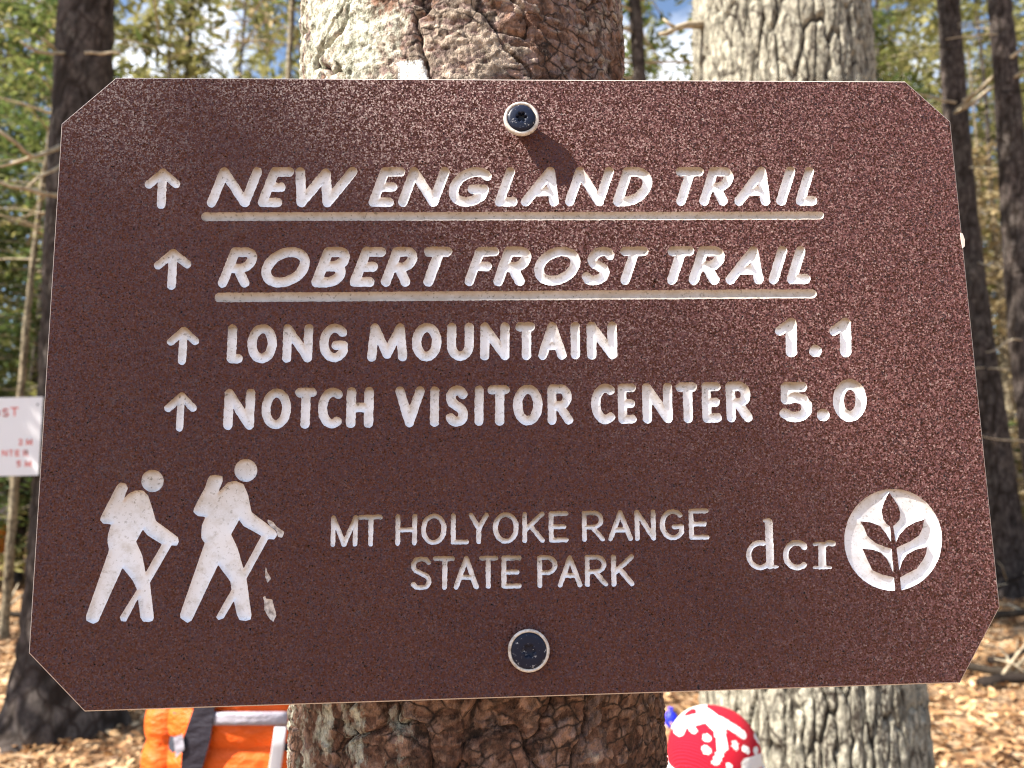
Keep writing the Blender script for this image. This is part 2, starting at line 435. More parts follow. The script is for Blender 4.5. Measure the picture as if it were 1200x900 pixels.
line([('m', 390, 416), ('T', 421.5, 445), ('H', 466, 485.6), ('O', 496, 520), ('L', 531, 547), ('Y', 552, 570), ('O', 580.5, 605), ('K', 615, 635.5), ('E', 646, 663.5),
      ('R', 685, 706.5), ('A', 715.5, 739), ('N', 747, 766), ('G', 776.5, 799), ('E', 810.5, 828.5)],
     ((390, 638.3), (825, 629.3)), ((390, 606.8), (825, 598.7)), 2.8, 0, LT, ZT, stems={1: 434.2}, amp=.55, grime=1.15)
line([('S', 483.5, 503), ('T', 510, 530), ('A', 534.5, 558), ('T', 564, 581), ('E', 590.5, 608.5), ('P', 632.5, 650.5), ('A', 656.5, 679.5), ('R', 688.5, 709.8), ('K', 719.5, 740.5)],
     ((485, 689), (740, 684)), ((485, 655), (740, 652.5)), 2.95, 0, LT, ZT, stems={1: 521, 3: 572}, amp=.55, grime=1.1)
def strokes(name, segs, lv=LV, zs=ZS, **kw):
    """segs: (a, b, ra[, rb])"""
    P = np.array([p for s_ in segs for p in s_[:2]]); R = max(max(s_[2:]) for s_ in segs)
    def fn(X, Y):
        D = np.full(X.shape, 1e9)
        for s_ in segs: D = np.minimum(D, d_seg(X, Y, s_[0], s_[1], *s_[2:]))
        return D
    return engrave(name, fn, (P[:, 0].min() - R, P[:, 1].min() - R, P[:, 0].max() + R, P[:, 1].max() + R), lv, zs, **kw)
def chain(pts, r): return [(a, b, r) for a, b in zip(pts, pts[1:])]
# figures 1.1 and 5.0
for dx in (0, 63.5):
    strokes('digit', [((927 + dx, 379), (927.5 + dx, 412), 6.6), ((926 + dx, 380), (914 + dx, 387.5), 6.2, 5.6)])
strokes('decimal_point', [((955.4, 411.2), (955.8, 411.2), 7.2)]); strokes('decimal_point', [((964.4, 486.2), (964.8, 486.2), 7.2)])
strokes('digit', chain([(940, 453.5), (921, 453.5), (921, 468), (932, 465.5), (941, 468), (945.6, 475), (945, 482), (940, 487), (932, 488.8), (925, 487.5), (919.5, 484.5)], 6.0))
strokes('digit', chain(arc(995.8, 469, 13.3, 18.8, 0, 360, 40), 6.3))
# dcr
strokes('letter', chain(arc(891, 650.5, 13.5, 14.5, -75, -320, 24), 3.0) + chain([(902.3, 638), (902.3, 662)], 4.4) + [((901, 612), (901.8, 640), 4.6), ((901, 609.5), (895.5, 610.5), 2.6, 1.8), ((902, 664.5), (911, 664), 2.4, 1.6)], LT, ZT)
strokes('letter', chain(arc(934, 650.5, 13.2, 14.5, -52, -180, 14) + arc(934, 650.5, 13.2, 14.5, 180, 52, 14), 3.3) + [((941, 638.5), (942.5, 641), 3.6)], LT, ZT)
strokes('letter', [((963.5, 640), (963.5, 662), 4.5), ((954.5, 665), (973, 665), 1.9), ((954.5, 637.5), (963, 636.5), 2.0), ((964, 640), (971, 636), 2.6), ((971, 636), (976.5, 637), 3.3)], LT, ZT)
# arrows
for ap, l, r_, b, ra, rs in (((191, 202.5), (174.3, 216), (206.2, 215.5), (188.8, 239.5), 4.9, 5.2), ((203, 296.5), (185.4, 311), (219.2, 309.5), (201, 334.5), 4.9, 5.1),
                    ((215.5, 387.5), (200.3, 400.5), (228.6, 399.8), (213.2, 423), 4.6, 4.7), ((212.8, 464), (197, 478.5), (226, 478), (210.2, 501.5), 4.5, 4.2)):
    strokes('arrow', [(ap, l, ra), (ap, r_, ra), (ap, b, rs)])
strokes('underline', [((241, 254), (961, 252.6), 5.1, 4.7)], h=1)
strokes('underline', [((257, 348.6), (952, 344.2), 5.6, 5.3)], h=1)
# two walking hikers
Z = lambda P: [(80 + x / 4.2857, 530 + y / 4.2857) for x, y in P]
H1 = Z([(245, 165), (262, 152), (290, 158), (300, 180), (275, 240), (300, 210), (335, 192), (375, 192), (400, 215), (425, 290), (440, 345), (550, 425), (555, 450), (545, 470), (518, 468), (410, 655), (430, 830), (425, 845), (405, 853), (375, 850), (362, 830), (350, 735), (290, 850), (265, 848), (258, 828), (345, 690), (325, 645), (272, 580), (150, 850), (125, 862), (90, 845), (90, 820), (205, 490), (197, 450), (200, 410), (215, 362), (175, 358), (160, 340), (163, 325)])
O1 = Z([(375, 388), (340, 448), (372, 520), (388, 605), (470, 462), (395, 415)])
H2 = Z([(712, 118), (740, 112), (775, 120), (775, 150), (752, 200), (765, 190), (800, 152), (840, 143), (880, 160), (905, 220), (920, 300), (1045, 395), (1048, 420), (1035, 438), (1005, 435), (895, 635), (920, 820), (915, 840), (890, 847), (860, 842), (848, 820), (832, 745), (780, 835), (755, 843), (742, 828), (820, 690), (815, 650), (752, 565), (620, 845), (598, 857), (562, 832), (562, 812), (685, 455), (668, 430), (670, 370), (688, 325), (650, 320), (628, 300), (632, 280), (690, 170), (700, 135)])
O2 = Z([(858, 340), (818, 412), (850, 480), (880, 585), (970, 420), (880, 370)])
for Hp, Op, hc, hr in ((H1, O1, (178.7, 563.6), 13.1), (H2, O2, (288.1, 551.2), 13.4)):
    q = np.array(Hp)
    def fn(X, Y, Hp=Hp, Op=Op, hc=hc, hr=hr):
        return np.minimum(np.maximum(d_poly(X, Y, Hp), -d_poly(X, Y, Op)), np.hypot(X - hc[0], Y - hc[1]) - hr)
    engrave('hiker_symbol', fn, (q[:, 0].min(), hc[1] - hr, max(q[:, 0].max(), hc[0] + hr), q[:, 1].max()), LV, ZS, nb=5, amp=.25, grime=.45)
for P in ([(1000, 335), (1030, 350), (1050, 375), (1085, 400), (1075, 430), (1055, 425), (1040, 395), (1000, 355)], [(990, 560), (1000, 600), (1020, 635), (1000, 655), (988, 625)],
          [(975, 725), (990, 722), (995, 735), (1025, 740), (1045, 820), (1030, 852), (1005, 830), (985, 790), (983, 745)]):
    q = Z(P); a = np.array(q)
    engrave('scratch', lambda X, Y, q=q: d_poly(X, Y, q), (*a.min(0), *a.max(0)), (0, .8), (0, -.0003), amp=.5, m=M_chip)
# leaf emblem in a disc
def zg(P): return [(860 + x / 4.615, 560 + y / 4.615) for x, y in P]
leaves = [zg([(840, 78), (862, 110), (888, 150), (901, 190), (896, 225), (872, 252), (850, 266), (826, 250), (806, 220), (799, 180), (812, 130), (828, 100)]),
          zg([(682, 235), (740, 240), (790, 260), (822, 300), (848, 345), (862, 385), (815, 372), (765, 352), (722, 315), (705, 270)]),
          zg([(1030, 225), (1020, 275), (1000, 312), (950, 346), (890, 372), (868, 385), (880, 340), (895, 308), (930, 268), (980, 240)]),
          zg([(695, 382), (750, 388), (795, 405), (830, 440), (852, 490), (872, 540), (800, 522), (750, 500), (725, 450)]),
          zg([(1045, 373), (1040, 410), (1025, 440), (990, 490), (940, 516), (885, 545), (898, 490), (910, 450), (935, 415), (980, 388)])]
def fn(X, Y):
    D = (np.hypot((X - 1046.6) / 57.2, (Y - 632.6) / 59.7) - 1) * 58
    for P in leaves: D = np.maximum(D, -d_poly(X, Y, P))
    for a, b, r0, r1 in (((1044.5, 612), (1047.5, 640), 1.6, 2.8), ((1047.5, 640), (1050, 665), 2.8, 3.4), ((1050, 665), (1053.3, 700), 3.4, 3.8)):
        D = np.maximum(D, -d_seg(X, Y, a, b, r0, r1))
    return D
engrave('leaf_emblem', fn, (989, 572.5, 1104, 693), LV, ZS, nb=2, amp=.3, grime=.45)
# chipped flake at the right edge
b = MB(); q = to_sign([(1125, 273), (1127.5, 274), (1130, 281), (1130, 289), (1127.5, 291), (1126, 282)])
b.loft([[(p[0], p[1], z) for p in q] for z in (-.003, .0006)]); b.build('loose_flake', M_edge, sign, smooth=False)

# skin, edge and body of the panel
OUT = np.array([(-SW / 2, SH / 2 - .033), (-SW / 2 + .034, SH / 2), (SW / 2 - .030, SH / 2), (SW / 2, SH / 2 - .030),
                (SW / 2, -SH / 2 + .046), (SW / 2 - .031, -SH / 2), (-SW / 2 + .035, -SH / 2), (-SW / 2, -SH / 2 + .035)])
def inset(P, d):
    r = []
    n = len(P)
    for k in range(n):
        a, b, c = P[k - 1], P[k], P[(k + 1) % n]
        u = (b - a) / np.hypot(*(b - a)); w = (c - b) / np.hypot(*(c - b))
        n1 = np.array((u[1], -u[0])); n2 = np.array((w[1], -w[0]))
        bis = (n1 + n2) / np.hypot(*(n1 + n2)); r.append(b + bis * d / bis.dot(n1))
    return np.array(r)
IN = inset(OUT, .0007)
hl = [to_sign(h_) for h_ in holes]
V, T, Tri = cdt([([IN], 0), (hl, 0)])
cen = V[Tri].mean(1); ok = inside(cen, [IN] + hl)
me = fast_mesh(np.c_[V, np.zeros(len(V))], Tri[ok])
if np.mean([p.normal.z for p in me.polygons]) < 0: me.flip_normals()
link('face_panel', me, M_skin, sign)
b = MB(); r3 = lambda P, z: [(p[0], p[1], z) for p in P]
b.loft([r3(IN, 0), r3(OUT, -.0006), r3(OUT, -.0055), r3(inset(OUT, .0006), -.0062)], cap=False)
n = len(b.v); b.f.append(tuple(range(n - 8, n))); b.m.append(0)
eo = b.build('panel_edge', M_edge, sign, smooth=False)
# screws standing proud of the panel
def screw(px, py, rw, rh, hgt):
    k_ = hgt / .503; c = to_sign([(px - (px - 641) * k_, py - (py - 572) * k_)])[0]; s_ = .61 / 1095
    w = MB(); n = 40
    prof = [(rw * .60 * s_, 0), (rw * .64 * s_, hgt * .3), (rw * .93 * s_, hgt * .62), (rw * s_, hgt * .78), (rw * .98 * s_, hgt * .92), (rw * .92 * s_, hgt * .98), (rh * 1.03 * s_, hgt * .97), (rh * 1.0 * s_, hgt * .80)]
    w.loft([[(c[0] + r * math.cos(2 * math.pi * k / n), c[1] + r * math.sin(2 * math.pi * k / n), z) for k in range(n)] for r, z in prof], cap=False)
    t = MB(); R = rh * s_ * .99; rs_ = R * .38
    def star(k): return rs_ * (1.0 if k % 6 in (0, 1, 5) else .62 if k % 6 == 3 else .80)
    rings = []
    for r, z in ((1.0, hgt * .80), (1.0, hgt * .96), (.95, hgt * 1.03), (.8, hgt * 1.07), (.5, hgt * 1.10)):
        rings.append([(c[0] + R * r * math.cos(2 * math.pi * k / 36), c[1] + R * r * math.sin(2 * math.pi * k / 36), z) for k in range(36)])
    for sc, z in ((1.15, hgt * 1.10), (1.0, hgt * 1.06), (.85, hgt * .1)):
        rings.append([(c[0] + sc * star(k) * math.cos(2 * math.pi * k / 36), c[1] + sc * star(k) * math.sin(2 * math.pi * k / 36), z) for k in range(36)])
    t.loft(rings, cap=True); sc_o = t.build('screw', M_screw, sign)
    w.build('washer', M_washer, sc_o)
screw(609.3, 137.3, 21.6, 16.8, .0115)
screw(618.9, 762.8, 23.4, 19.6, .0055)

# ------------------------------------------------------------------ bark materials
def bark_mat(name, stops_crack, cols, lichen=None, lich_attr=False, fine=90, bump=.004, crack_aspect=1.0):
    m = mat(name, (.3, .25, .2), .9, .2); g = N(m); v = g.coord('Object', (1, 1, .55))
    hgt = g.at('h')
    a = g.noise(v, fine * .12, 5, .6); b_ = g.noise(v, fine, 5, .7)
    if lich_attr:
        s0 = g.n('Math', operation='MULTIPLY_ADD'); g.l(g.at('flake'), s0.inputs[0]); s0.inputs[1].default_value = .6; s1 = g.n('Math', operation='MULTIPLY_ADD'); g.l(a, s1.inputs[0]); s1.inputs[1].default_value = .8; s1.inputs[2].default_value = -.2; g.l(s1.outputs[0], s0.inputs[2]); a = s0.outputs[0]
    c = g.ramp(a, [(.3, cols[0]), (.45, cols[1]), (.55, cols[2]), (.7, cols[3])])
    c = g.mix(g.ramp(b_, [(.36, BW(.0)), (.62, BW(1))]), g.mix(.72, c, BW(.0)), c)
    vd = g.n('Mapping'); g.l(v, vd.inputs[0]); vd.inputs['Scale'].default_value = (1, 1, crack_aspect)
    dn = g.n('TexNoise'); dn.inputs['Scale'].default_value = fine * .5; g.l(v, dn.inputs['Vector'])
    ad = g.n('VectorMath', operation='MULTIPLY_ADD'); g.l(dn.outputs['Color'], ad.inputs[0]); ad.inputs[1].default_value = (1.6 / fine,) * 3; g.l(vd.outputs[0], ad.inputs[2])
    vr = g.n('TexVoronoi', feature='DISTANCE_TO_EDGE'); vr.inputs['Scale'].default_value = fine * .42; g.l(ad.outputs[0], vr.inputs['Vector'])
    lines = g.ramp(vr.outputs['Distance'], [(.0, BW(1)), (.09, BW(0))])
    c = g.mix(g.ramp(g.noise(v, fine * .25, 3), [(.36, BW(0)), (.52, BW(1))]), c, g.mix(lines, c, (.03, .02, .016)))
    if lichen:
        ln = g.noise(v, fine * .35, 5, .7)
        if lich_attr:
            s_ = g.n('Math', operation='ADD'); g.l(ln, s_.inputs[0]); g.l(g.at('lichen'), s_.inputs[1]); ln = s_.outputs[0]
        c = g.mix(g.ramp(ln, [(.60, BW(0)), (.72, BW(.95))]), c, g.mix(g.ramp(b_, [(.38, BW(0)), (.56, BW(1))]), lichen[0], lichen[1]))
    c = g.mix(g.ramp(hgt, [(stops_crack[0], BW(.9)), (stops_crack[1], BW(0))]), c, (.02, .014, .011))
    if lich_attr: c = g.mix(g.ramp(g.at('blaze'), [(.4, BW(0)), (.6, BW(1))]), c, (.80, .79, .74))
    g.color(c)
    b1 = g.bump(b_, .9, bump); g.normal(g.bump(g.noise(v, fine * 4, 4, .7), .7, bump * .25, b1))
    return m
M_pine = bark_mat('reddish_scaly_bark', (.10, .24), ((.19, .10, .07), (.40, .24, .17), (.31, .21, .19), (.60, .48, .38)),
                  ((.20, .20, .15), (.66, .66, .55)), True, 130, .005, 2.6)
M_oak = bark_mat('grey_ridged_bark', (.14, .34), ((.30, .27, .21), (.50, .47, .38), (.44, .41, .33), (.62, .59, .48)),
                 ((.40, .41, .32), (.66, .66, .55)), False, 75, .007, .5)
M_dark = bark_mat('dark_forest_bark', (.2, .5), ((.075, .060, .054), (.125, .10, .09), (.10, .083, .075), (.17, .145, .13)), None, False, 22, .012)
M_sap = bark_mat('pale_sapling_bark', (.0, .1), ((.22, .18, .12), (.34, .28, .19), (.30, .26, .18), (.42, .36, .26)), None, False, 40, .004)
M_twig = mat('pale_dead_twig', (.42, .36, .26), .8, .2); g = N(M_twig)
g.color(g.ramp(g.noise(g.coord(), 30, 4), [(.3, (.22, .17, .12)), (.6, (.50, .43, .31))]))
M_blaze = mat('white_blaze_paint', (.82, .81, .76), .7); g = N(M_blaze); g.normal(g.bump(g.noise(g.coord(), 260, 4), .5, .001))

def trunk_mesh(base, axis_fn, rad_fn, z0, z1, nz, nt, hfn, amp, a0=0, a1=2 * math.pi):
    """cylinder about axis_fn(z) with relief from hfn(theta*R, z)"""
    th = np.linspace(a0, a1, nt, endpoint=False); z = np.linspace(z0, z1, nz)
    TH, Zz = np.meshgrid(th, z); R = rad_fn(Zz, TH); U = TH * R.mean()
    H, extra = hfn(TH, Zz, R)
    ax, ay = axis_fn(Zz)
    RR = R + amp * (H - .5)
    X = ax + RR * np.cos(TH); Y = ay + RR * np.sin(TH)
    idx = np.arange(nz * nt).reshape(nz, nt); nx = np.roll(idx, -1, 1)
    Fq = np.stack([idx[:-1], nx[:-1], nx[1:], idx[1:]], -1).reshape(-1, 4)
    me = fast_mesh(np.stack([X, Y, Zz], -1).reshape(-1, 3) - np.array(base), Fq)
    attr(me, 'h', H.ravel())
    for k, e in extra.items(): attr(me, k, e.ravel())
    return me
# --- the tree that carries the sign
def pine_h(TH, Zz, R):
    per = 13; u = TH / (2 * math.pi) * per
    wx = (fbm(u * 1.7, Zz * 26, 5, 3) - .5) * 1.1; wy = (fbm(u * 1.1, Zz * 16, 8, 3) - .5) * 1.6
    f1, f2, c = worley(u + wx, Zz * 7.5 + wy, 11, per)
    crack = sstep(.0, .10, f2 - f1)
    wu = (fbm(u * 3, Zz * 60, 15, 3) - .5) * 1.3
    g1, g2, c2 = worley(u * 6 + wu, Zz * 170 + wu * 1.5 + c * 5, 31, None)
    h1, h2, c3 = worley(u * 14 + wu * 2, Zz * 340 + wu * 2, 51, None)
    fl = sstep(0, .10, g2 - g1)
    ff = fbm(u * 16, Zz * 260, 21, 4)
    layers = np.floor(fbm(u * 2.6, Zz * 50, 61, 4) * 9) / 9
    H = crack * (.26 + .14 * c + .26 * layers + .18 * c2 + .11 * c3) + .22 * ff - .10 * (1 - fl)
    fk = np.clip(.5 * c2 + .3 * c3 + .35 * layers - .05 + .25 * (fbm(u * .7, Zz * 5, 71, 3) - .5), 0, 1)
    lich = .26 * sstep(math.radians(266), math.radians(252), TH) * sstep(math.radians(140), math.radians(175), TH) - .07 \
        + .16 * (fbm(u * .8, Zz * 7, 77, 3) - .5)
    low = sstep(1.5, 1.35, Zz); fk = fk - .28 * low; lich = lich - .09 * low  # bark below the sign coloured darker, painting in the sign's shadow
    jag = .02 * (fbm(u * 8, Zz * 60, 90, 3) - .5)
    bz = (np.abs(TH - math.radians(257) + jag * 4) < math.radians(4.2)) & (np.abs(Zz - 1.748 + jag * .6) < .068)
    H = np.where(bz, .55 + .3 * (H - .5), H)
    return H, {'flake': fk, 'lichen': lich, 'blaze': bz.astype(float)}
TB = (-.0245, .682)
def pax(z): return TB[0] - .03 * (z - 1.2), TB[1] + 0 * z
me = trunk_mesh((TB[0], TB[1], 0), pax, lambda z, t: .1535 - .008 * (z - 1.2), 1.15, 2.05, 680, 780, pine_h, .0095)
tree = empty('pine_tree', (TB[0], TB[1], 0), 'scaly reddish brown trunk carrying the big sign, with pale lichen on its left side', 'tree')
me2 = link('trunk', me, M_pine, tree, smooth=True)
# lower and upper trunk, coarser
for z0, z1, nz in ((-.1, 1.15, 60), (2.05, 9, 120)):
    def rr(z, t): return .1535 - .008 * (z - 1.2) + .10 * np.exp(-np.maximum(z, 0) / .12) * (1 + .35 * np.sin(3 * t + 1))
    link('trunk', trunk_mesh((TB[0], TB[1], 0), pax, rr, z0, z1, nz, 90, pine_h, .014), M_pine, tree, smooth=True)

# --- the big grey tree at the right
def oak_h(TH, Zz, R):
    per = 52; u = TH / (2 * math.pi) * per
    wx = (fbm(u * .45, Zz * 3.2, 5, 4) - .5) * 1.5 + (vnoise(u * 2, Zz * 26, 6) - .5) * .35
    f1, f2, c = worley(u + wx, Zz * 4.2 + wx * .5, 11, per)
    crack = sstep(.02, .10 + .2 * vnoise(u * .4, Zz * 4, 19), f2 - f1)
    g1, g2, c2 = worley(u * 2.2 + wx, Zz * 34 + c * 3 + wx, 41, None)
    ff = fbm(u * 4, Zz * 60, 21, 4)
    fine = fbm(u * 9, Zz * 150, 27, 3)
    return crack * (.46 + .20 * c + .22 * c2) + .06 * sstep(0, .12, g2 - g1) + .10 * ff + .20 * (fine - .3), {}
OB = Vector(((946 - 600) / F * 2.27, 2.30, 0))
def oax(z): return OB.x - .022 + .005 * (z - 1.0), OB.y + 0 * z
def orr(z, t): return .296 - .016 * (z - 1.0) + .16 * np.exp(-np.maximum(z, 0) / .2) * (1 + .4 * np.sin(4 * t))
oak = empty('oak_tree', OB, 'broad pale grey trunk with vertical furrows, right of the reddish trunk', 'tree')
link('trunk', trunk_mesh(OB, oax, orr, -.1, 3.2, 680, 540, oak_h, .019), M_oak, oak, smooth=True)
link('trunk', trunk_mesh(OB, oax, orr, 3.2, 14, 160, 90, oak_h, .034), M_oak, oak, smooth=True)
b = MB()      # burl and broken stubs beside the sign's top edge
p0 = at(835, 30, 2.25)
b.tube([p0 - OB, at(806, 29, 2.22) - OB, at(792, 33, 2.22) - OB, at(782, 39, 2.2) - OB, at(772, 40, 2.2) - OB], [.014, .011, .009, .008, .004], 8)
b.tube([at(792, 33, 2.22) - OB, at(784, 28, 2.2) - OB, at(777, 22, 2.2) - OB], [.007, .005, .003], 6)
b.build('branch', M_twig, oak)

# ------------------------------------------------------------------ ground
def gz(x, y):
    x = np.asarray(x, float); y = np.asarray(y, float)
    r = np.hypot(x, y)
    return (.10 * (fbm(x * .35 + 50, y * .35 + 50, 3, 3) - .5) * 2 * sstep(1, 4, r) + .35 * sstep(5, 14, r) * sstep(2, 8, x)
            + 1.2 * sstep(18, 70, r) + .5 * (fbm(x * .06 + 20, y * .06 + 20, 9, 3) - .5) * sstep(10, 30, r))
rad = np.concatenate([np.linspace(0.3, 14, 110), np.geomspace(14.3, 900, 60)]); th = np.linspace(0, 2 * math.pi, 220, endpoint=False)
Rr, Tt = np.meshgrid(rad, th, indexing='ij'); GX = Rr * np.cos(Tt); GY = Rr * np.sin(Tt); GZ = gz(GX, GY) + .02 * (fbm(GX * 4 + 99, GY * 4 + 99, 2, 3) - .5)
idx = np.arange(GX.size).reshape(GX.shape); nx = np.roll(idx, -1, 1)
Fq = np.stack([idx[:-1], idx[1:], np.roll(idx, -1, 1)[1:], nx[:-1]], -1).reshape(-1, 4)
Vv = np.stack([GX, GY, GZ], -1).reshape(-1, 3); Vv = np.vstack([Vv, [[0, 0, float(gz(0, 0))]]])
gm = mesh(Vv, Fq.tolist() + [(int(idx[0, k]), int(idx[0, (k + 1) % 220]), len(Vv) - 1) for k in range(220)])
M_ground = mat('leaf_litter_soil', (.2, .13, .08), .95, .1); g = N(M_ground); v = g.coord()
vo = g.n('TexVoronoi'); vo.inputs['Scale'].default_value = 11; g.l(v, vo.inputs['Vector'])
sx = g.n('SeparateColor'); g.l(vo.outputs['Color'], sx.inputs[0])
c = g.ramp(sx.outputs[0], [(.0, (.10, .055, .03)), (.35, (.26, .155, .085)), (.7, (.38, .25, .14)), (1, (.48, .36, .24))])
g.color(g.mix(g.ramp(g.noise(v, .8, 4), [(.4, BW(0)), (.7, BW(.6))]), c, (.16, .10, .06)))
g.normal(g.bump(vo.outputs['Distance'], .8, .03))
link('ground', gm, M_ground, kind='structure', smooth=True)
# fallen leaves: curled quads
def vary_mat(name, stops, transl=.0, rough=.6, spec=.3):
    m = mat(name, (.3, .2, .1), rough, spec); g = N(m)
    c = g.ramp(g.at('v'), stops); g.color(c)
    if transl:
        t = g.n('BsdfTranslucent'); g.l(c, t.inputs[0]); mx = g.n('MixShader'); mx.inputs[0].default_value = transl
        out = [n_ for n_ in g.t.nodes if n_.type == 'OUTPUT_MATERIAL'][0]
        g.l(g.b.outputs[0], mx.inputs[1]); g.l(t.outputs[0], mx.inputs[2]); g.l(mx.outputs[0], out.inputs[0])
    return m
M_leaf = vary_mat('dry_oak_leaf', [(0, (.07, .035, .02)), (.3, (.22, .11, .05)), (.6, (.45, .26, .12)), (1, (.68, .50, .30))], .15)
def leaves_mesh(P, size, vals, flat=.5, slim=False):
    n = len(P); a = rng.uniform(0, 2 * math.pi, n); nrm = rng.normal(0, flat, (n, 3)); nrm[:, 2] = 1; nrm /= np.linalg.norm(nrm, axis=1)[:, None]
    u = np.stack([np.cos(a), np.sin(a), np.zeros(n)], 1); u -= nrm * (u * nrm).sum(1)[:, None]; u /= np.linalg.norm(u, axis=1)[:, None]
    w = np.cross(nrm, u); s_ = size[:, None]
    curl = rng.uniform(-.1, .35, n)[:, None]
    if slim:      # narrow conifer spray: one long diamond
        Vt = np.stack([P - u * s_, P + w * s_ * .30 + nrm * s_ * curl, P + u * s_, P - w * s_ * .30 + nrm * s_ * curl], 1).reshape(-1, 3)
        me = fast_mesh(Vt, np.arange(n * 4).reshape(-1, 4)); attr(me, 'v', np.repeat(vals, 4)); return me
    # pointed six-vertex leaf folded on its midrib
    pts = [P - u * s_, P - u * s_ * .35 + w * s_ * .42 + nrm * s_ * curl, P + u * s_ * .4 + w * s_ * .36 + nrm * s_ * curl, P + u * s_ + nrm * s_ * curl * .5,
           P + u * s_ * .4 - w * s_ * .36 + nrm * s_ * curl, P - u * s_ * .35 - w * s_ * .42 + nrm * s_ * curl]
    Vt = np.stack(pts, 1).reshape(-1, 3); b_ = np.arange(n)[:, None] * 6
    Fc = np.concatenate([b_ + np.array([[0, 3, 2, 1]]), b_ + np.array([[0, 5, 4, 3]])])
    me = fast_mesh(Vt, Fc); attr(me, 'v', np.repeat(vals, 6)); return me
n = 105000
Y_ = rng.uniform(0, 1, n) ** 1.3 * 15.5 + .8; X_ = (rng.uniform(-1, 1, n) * 1.05) * (Y_ + 1.6)
P = np.stack([X_, Y_, gz(X_, Y_) + .012 + rng.uniform(0, .03, n)], 1)
sz = rng.uniform(.012, .033, n) * (1 + Y_ * .05)
link('fallen_leaves', leaves_mesh(P, sz, np.clip(rng.beta(2, 2, n) + 1.1 * (fbm(X_ * 1.3 + 9, Y_ * 1.3 + 9, 4, 3) - .5), 0, 1)), M_leaf, kind='stuff')

# ------------------------------------------------------------------ forest
M_need = [vary_mat('hemlock_needles_%s' % k, st, .45) for k, st in (
    ('green', [(0, (.035, .06, .02)), (.5, (.10, .14, .04)), (1, (.24, .26, .08))]),
    ('olive', [(0, (.06, .065, .025)), (.5, (.18, .18, .06)), (1, (.40, .36, .14))]),
    ('straw', [(0, (.20, .15, .08)), (.5, (.42, .33, .18)), (1, (.60, .50, .30))]))]
def crown_mesh(h, cb, cr, lv, nb, ns, size, seed, droop=.25, full=1.0, slim=True):
    r = np.random.default_rng(seed); Ps = []; B = MB(); D = []
    for k in range(lv):
        z = cb + (h - cb) * k / (lv - 1); f = 1 - (z - cb) / (h - cb + .3); L0 = cr * (.28 + .72 * f ** .8)
        for j in range(nb):
            if r.random() > full: continue
            a = r.uniform(0, 2 * math.pi); L = L0 * r.uniform(.6, 1.1); d = np.array([math.cos(a), math.sin(a), 0])
            zz = z + r.uniform(-.5, .5) * (h - cb) / lv
            t = np.linspace(.12, 1, 5)
            pts = [Vector((d[0] * L * q, d[1] * L * q, zz + L * (.12 * q - droop * q * q))) for q in t]
            B.tube([Vector((0, 0, zz))] + pts, [.018 * (1 - .15 * i) * (L / 1.5) for i in range(6)], 4, cap=False)
            m = int(ns * L / cr) + 2
            q = r.uniform(.2, 1.05, m); side = r.normal(0, .17, m) * L * (1.1 - .6 * q)
            p = np.stack([d[0] * L * q - d[1] * side, d[1] * L * q + d[0] * side, zz + L * (.12 * q - droop * q * q) + r.normal(0, .06, m) - np.abs(side) * .2], 1)
            Ps.append(p); D.append(np.full(m, r.uniform(.15, .85)))
    P = np.concatenate(Ps); vals = np.clip(np.concatenate(D) + r.normal(0, .18, len(P)), 0, 1)
    return leaves_mesh(P, r.uniform(.6, 1.2, len(P)) * size, vals, .55, slim), B
def tree_at(base, h, r0, cb, cr, mat_t, leaf_i, label, group=None, name='hemlock_tree', lv=22, nb=6, ns=40, size=.09, seed=0, lean=(0, 0), full=1.0, cache={}, relief=.02, parent_mesh=None):
    base = Vector(base); t = empty(name, base, label, 'tree', group)
    def ax(z): zz = z - base.z; return base.x + lean[0] * zz + .05 * np.sin(zz * .7 + seed), base.y + lean[1] * zz + .04 * np.sin(zz * .6 + seed * 2)
    def rr(z, th_): zz = np.maximum(z - base.z, 0); return r0 * (1 - .8 * np.clip(zz / h, 0, 1)) + r0 * .8 * np.exp(-zz / (r0 * 1.2)) * (1 + .3 * np.sin(3 * th_ + seed)) * .7
    def hf(TH, Zz, R):
        per = 14; u = TH / (2 * math.pi) * per; f1, f2, c = worley(u + (fbm(u, Zz * 3, seed, 2) - .5), Zz * 5, 11 + seed, per)
        return sstep(0, .4, f2 - f1) * (.6 + .3 * c) + .2 * fbm(u * 3, Zz * 20, 5, 3), {}
    nz = 160 if r0 > .15 else 60
    link('trunk', trunk_mesh(base, ax, rr, base.z - .3, base.z + h, nz, 40 if r0 > .15 else 12, hf, relief), mat_t, t, smooth=True)
    if lv:
        key = (round(h / 2), cb, cr, lv, nb, ns, size, seed % 5, full, leaf_i)
        if key not in cache: 
            me, B = crown_mesh(h, cb, cr, lv, nb, ns, size, seed % 5 + 3, full=full, slim=leaf_i < 2)
            me.materials.append(M_need[leaf_i]); bm = mesh(B.v, B.f); bm.materials.append(M_twig); cache[key] = (me, bm)
        me, bm = cache[key]
        # the boughs follow the lean of the trunk
        for nm, mm_ in (('crown', me), ('bough', bm)):
            o = bpy.data.objects.new(nm, mm_); C.objects.link(o); o.parent = t
            if nm == 'bough': o['kind'] = 'stuff'
            o.rotation_euler = (-lean[1], lean[0], seed * 1.7)
    return t
def gpos(px, Y, dz=0):
    x = (px - 600) / F * (Y * math.cos(PITCH) - 1.4 * math.sin(PITCH)); return Vector((x, Y, float(gz(x, Y)) + dz))
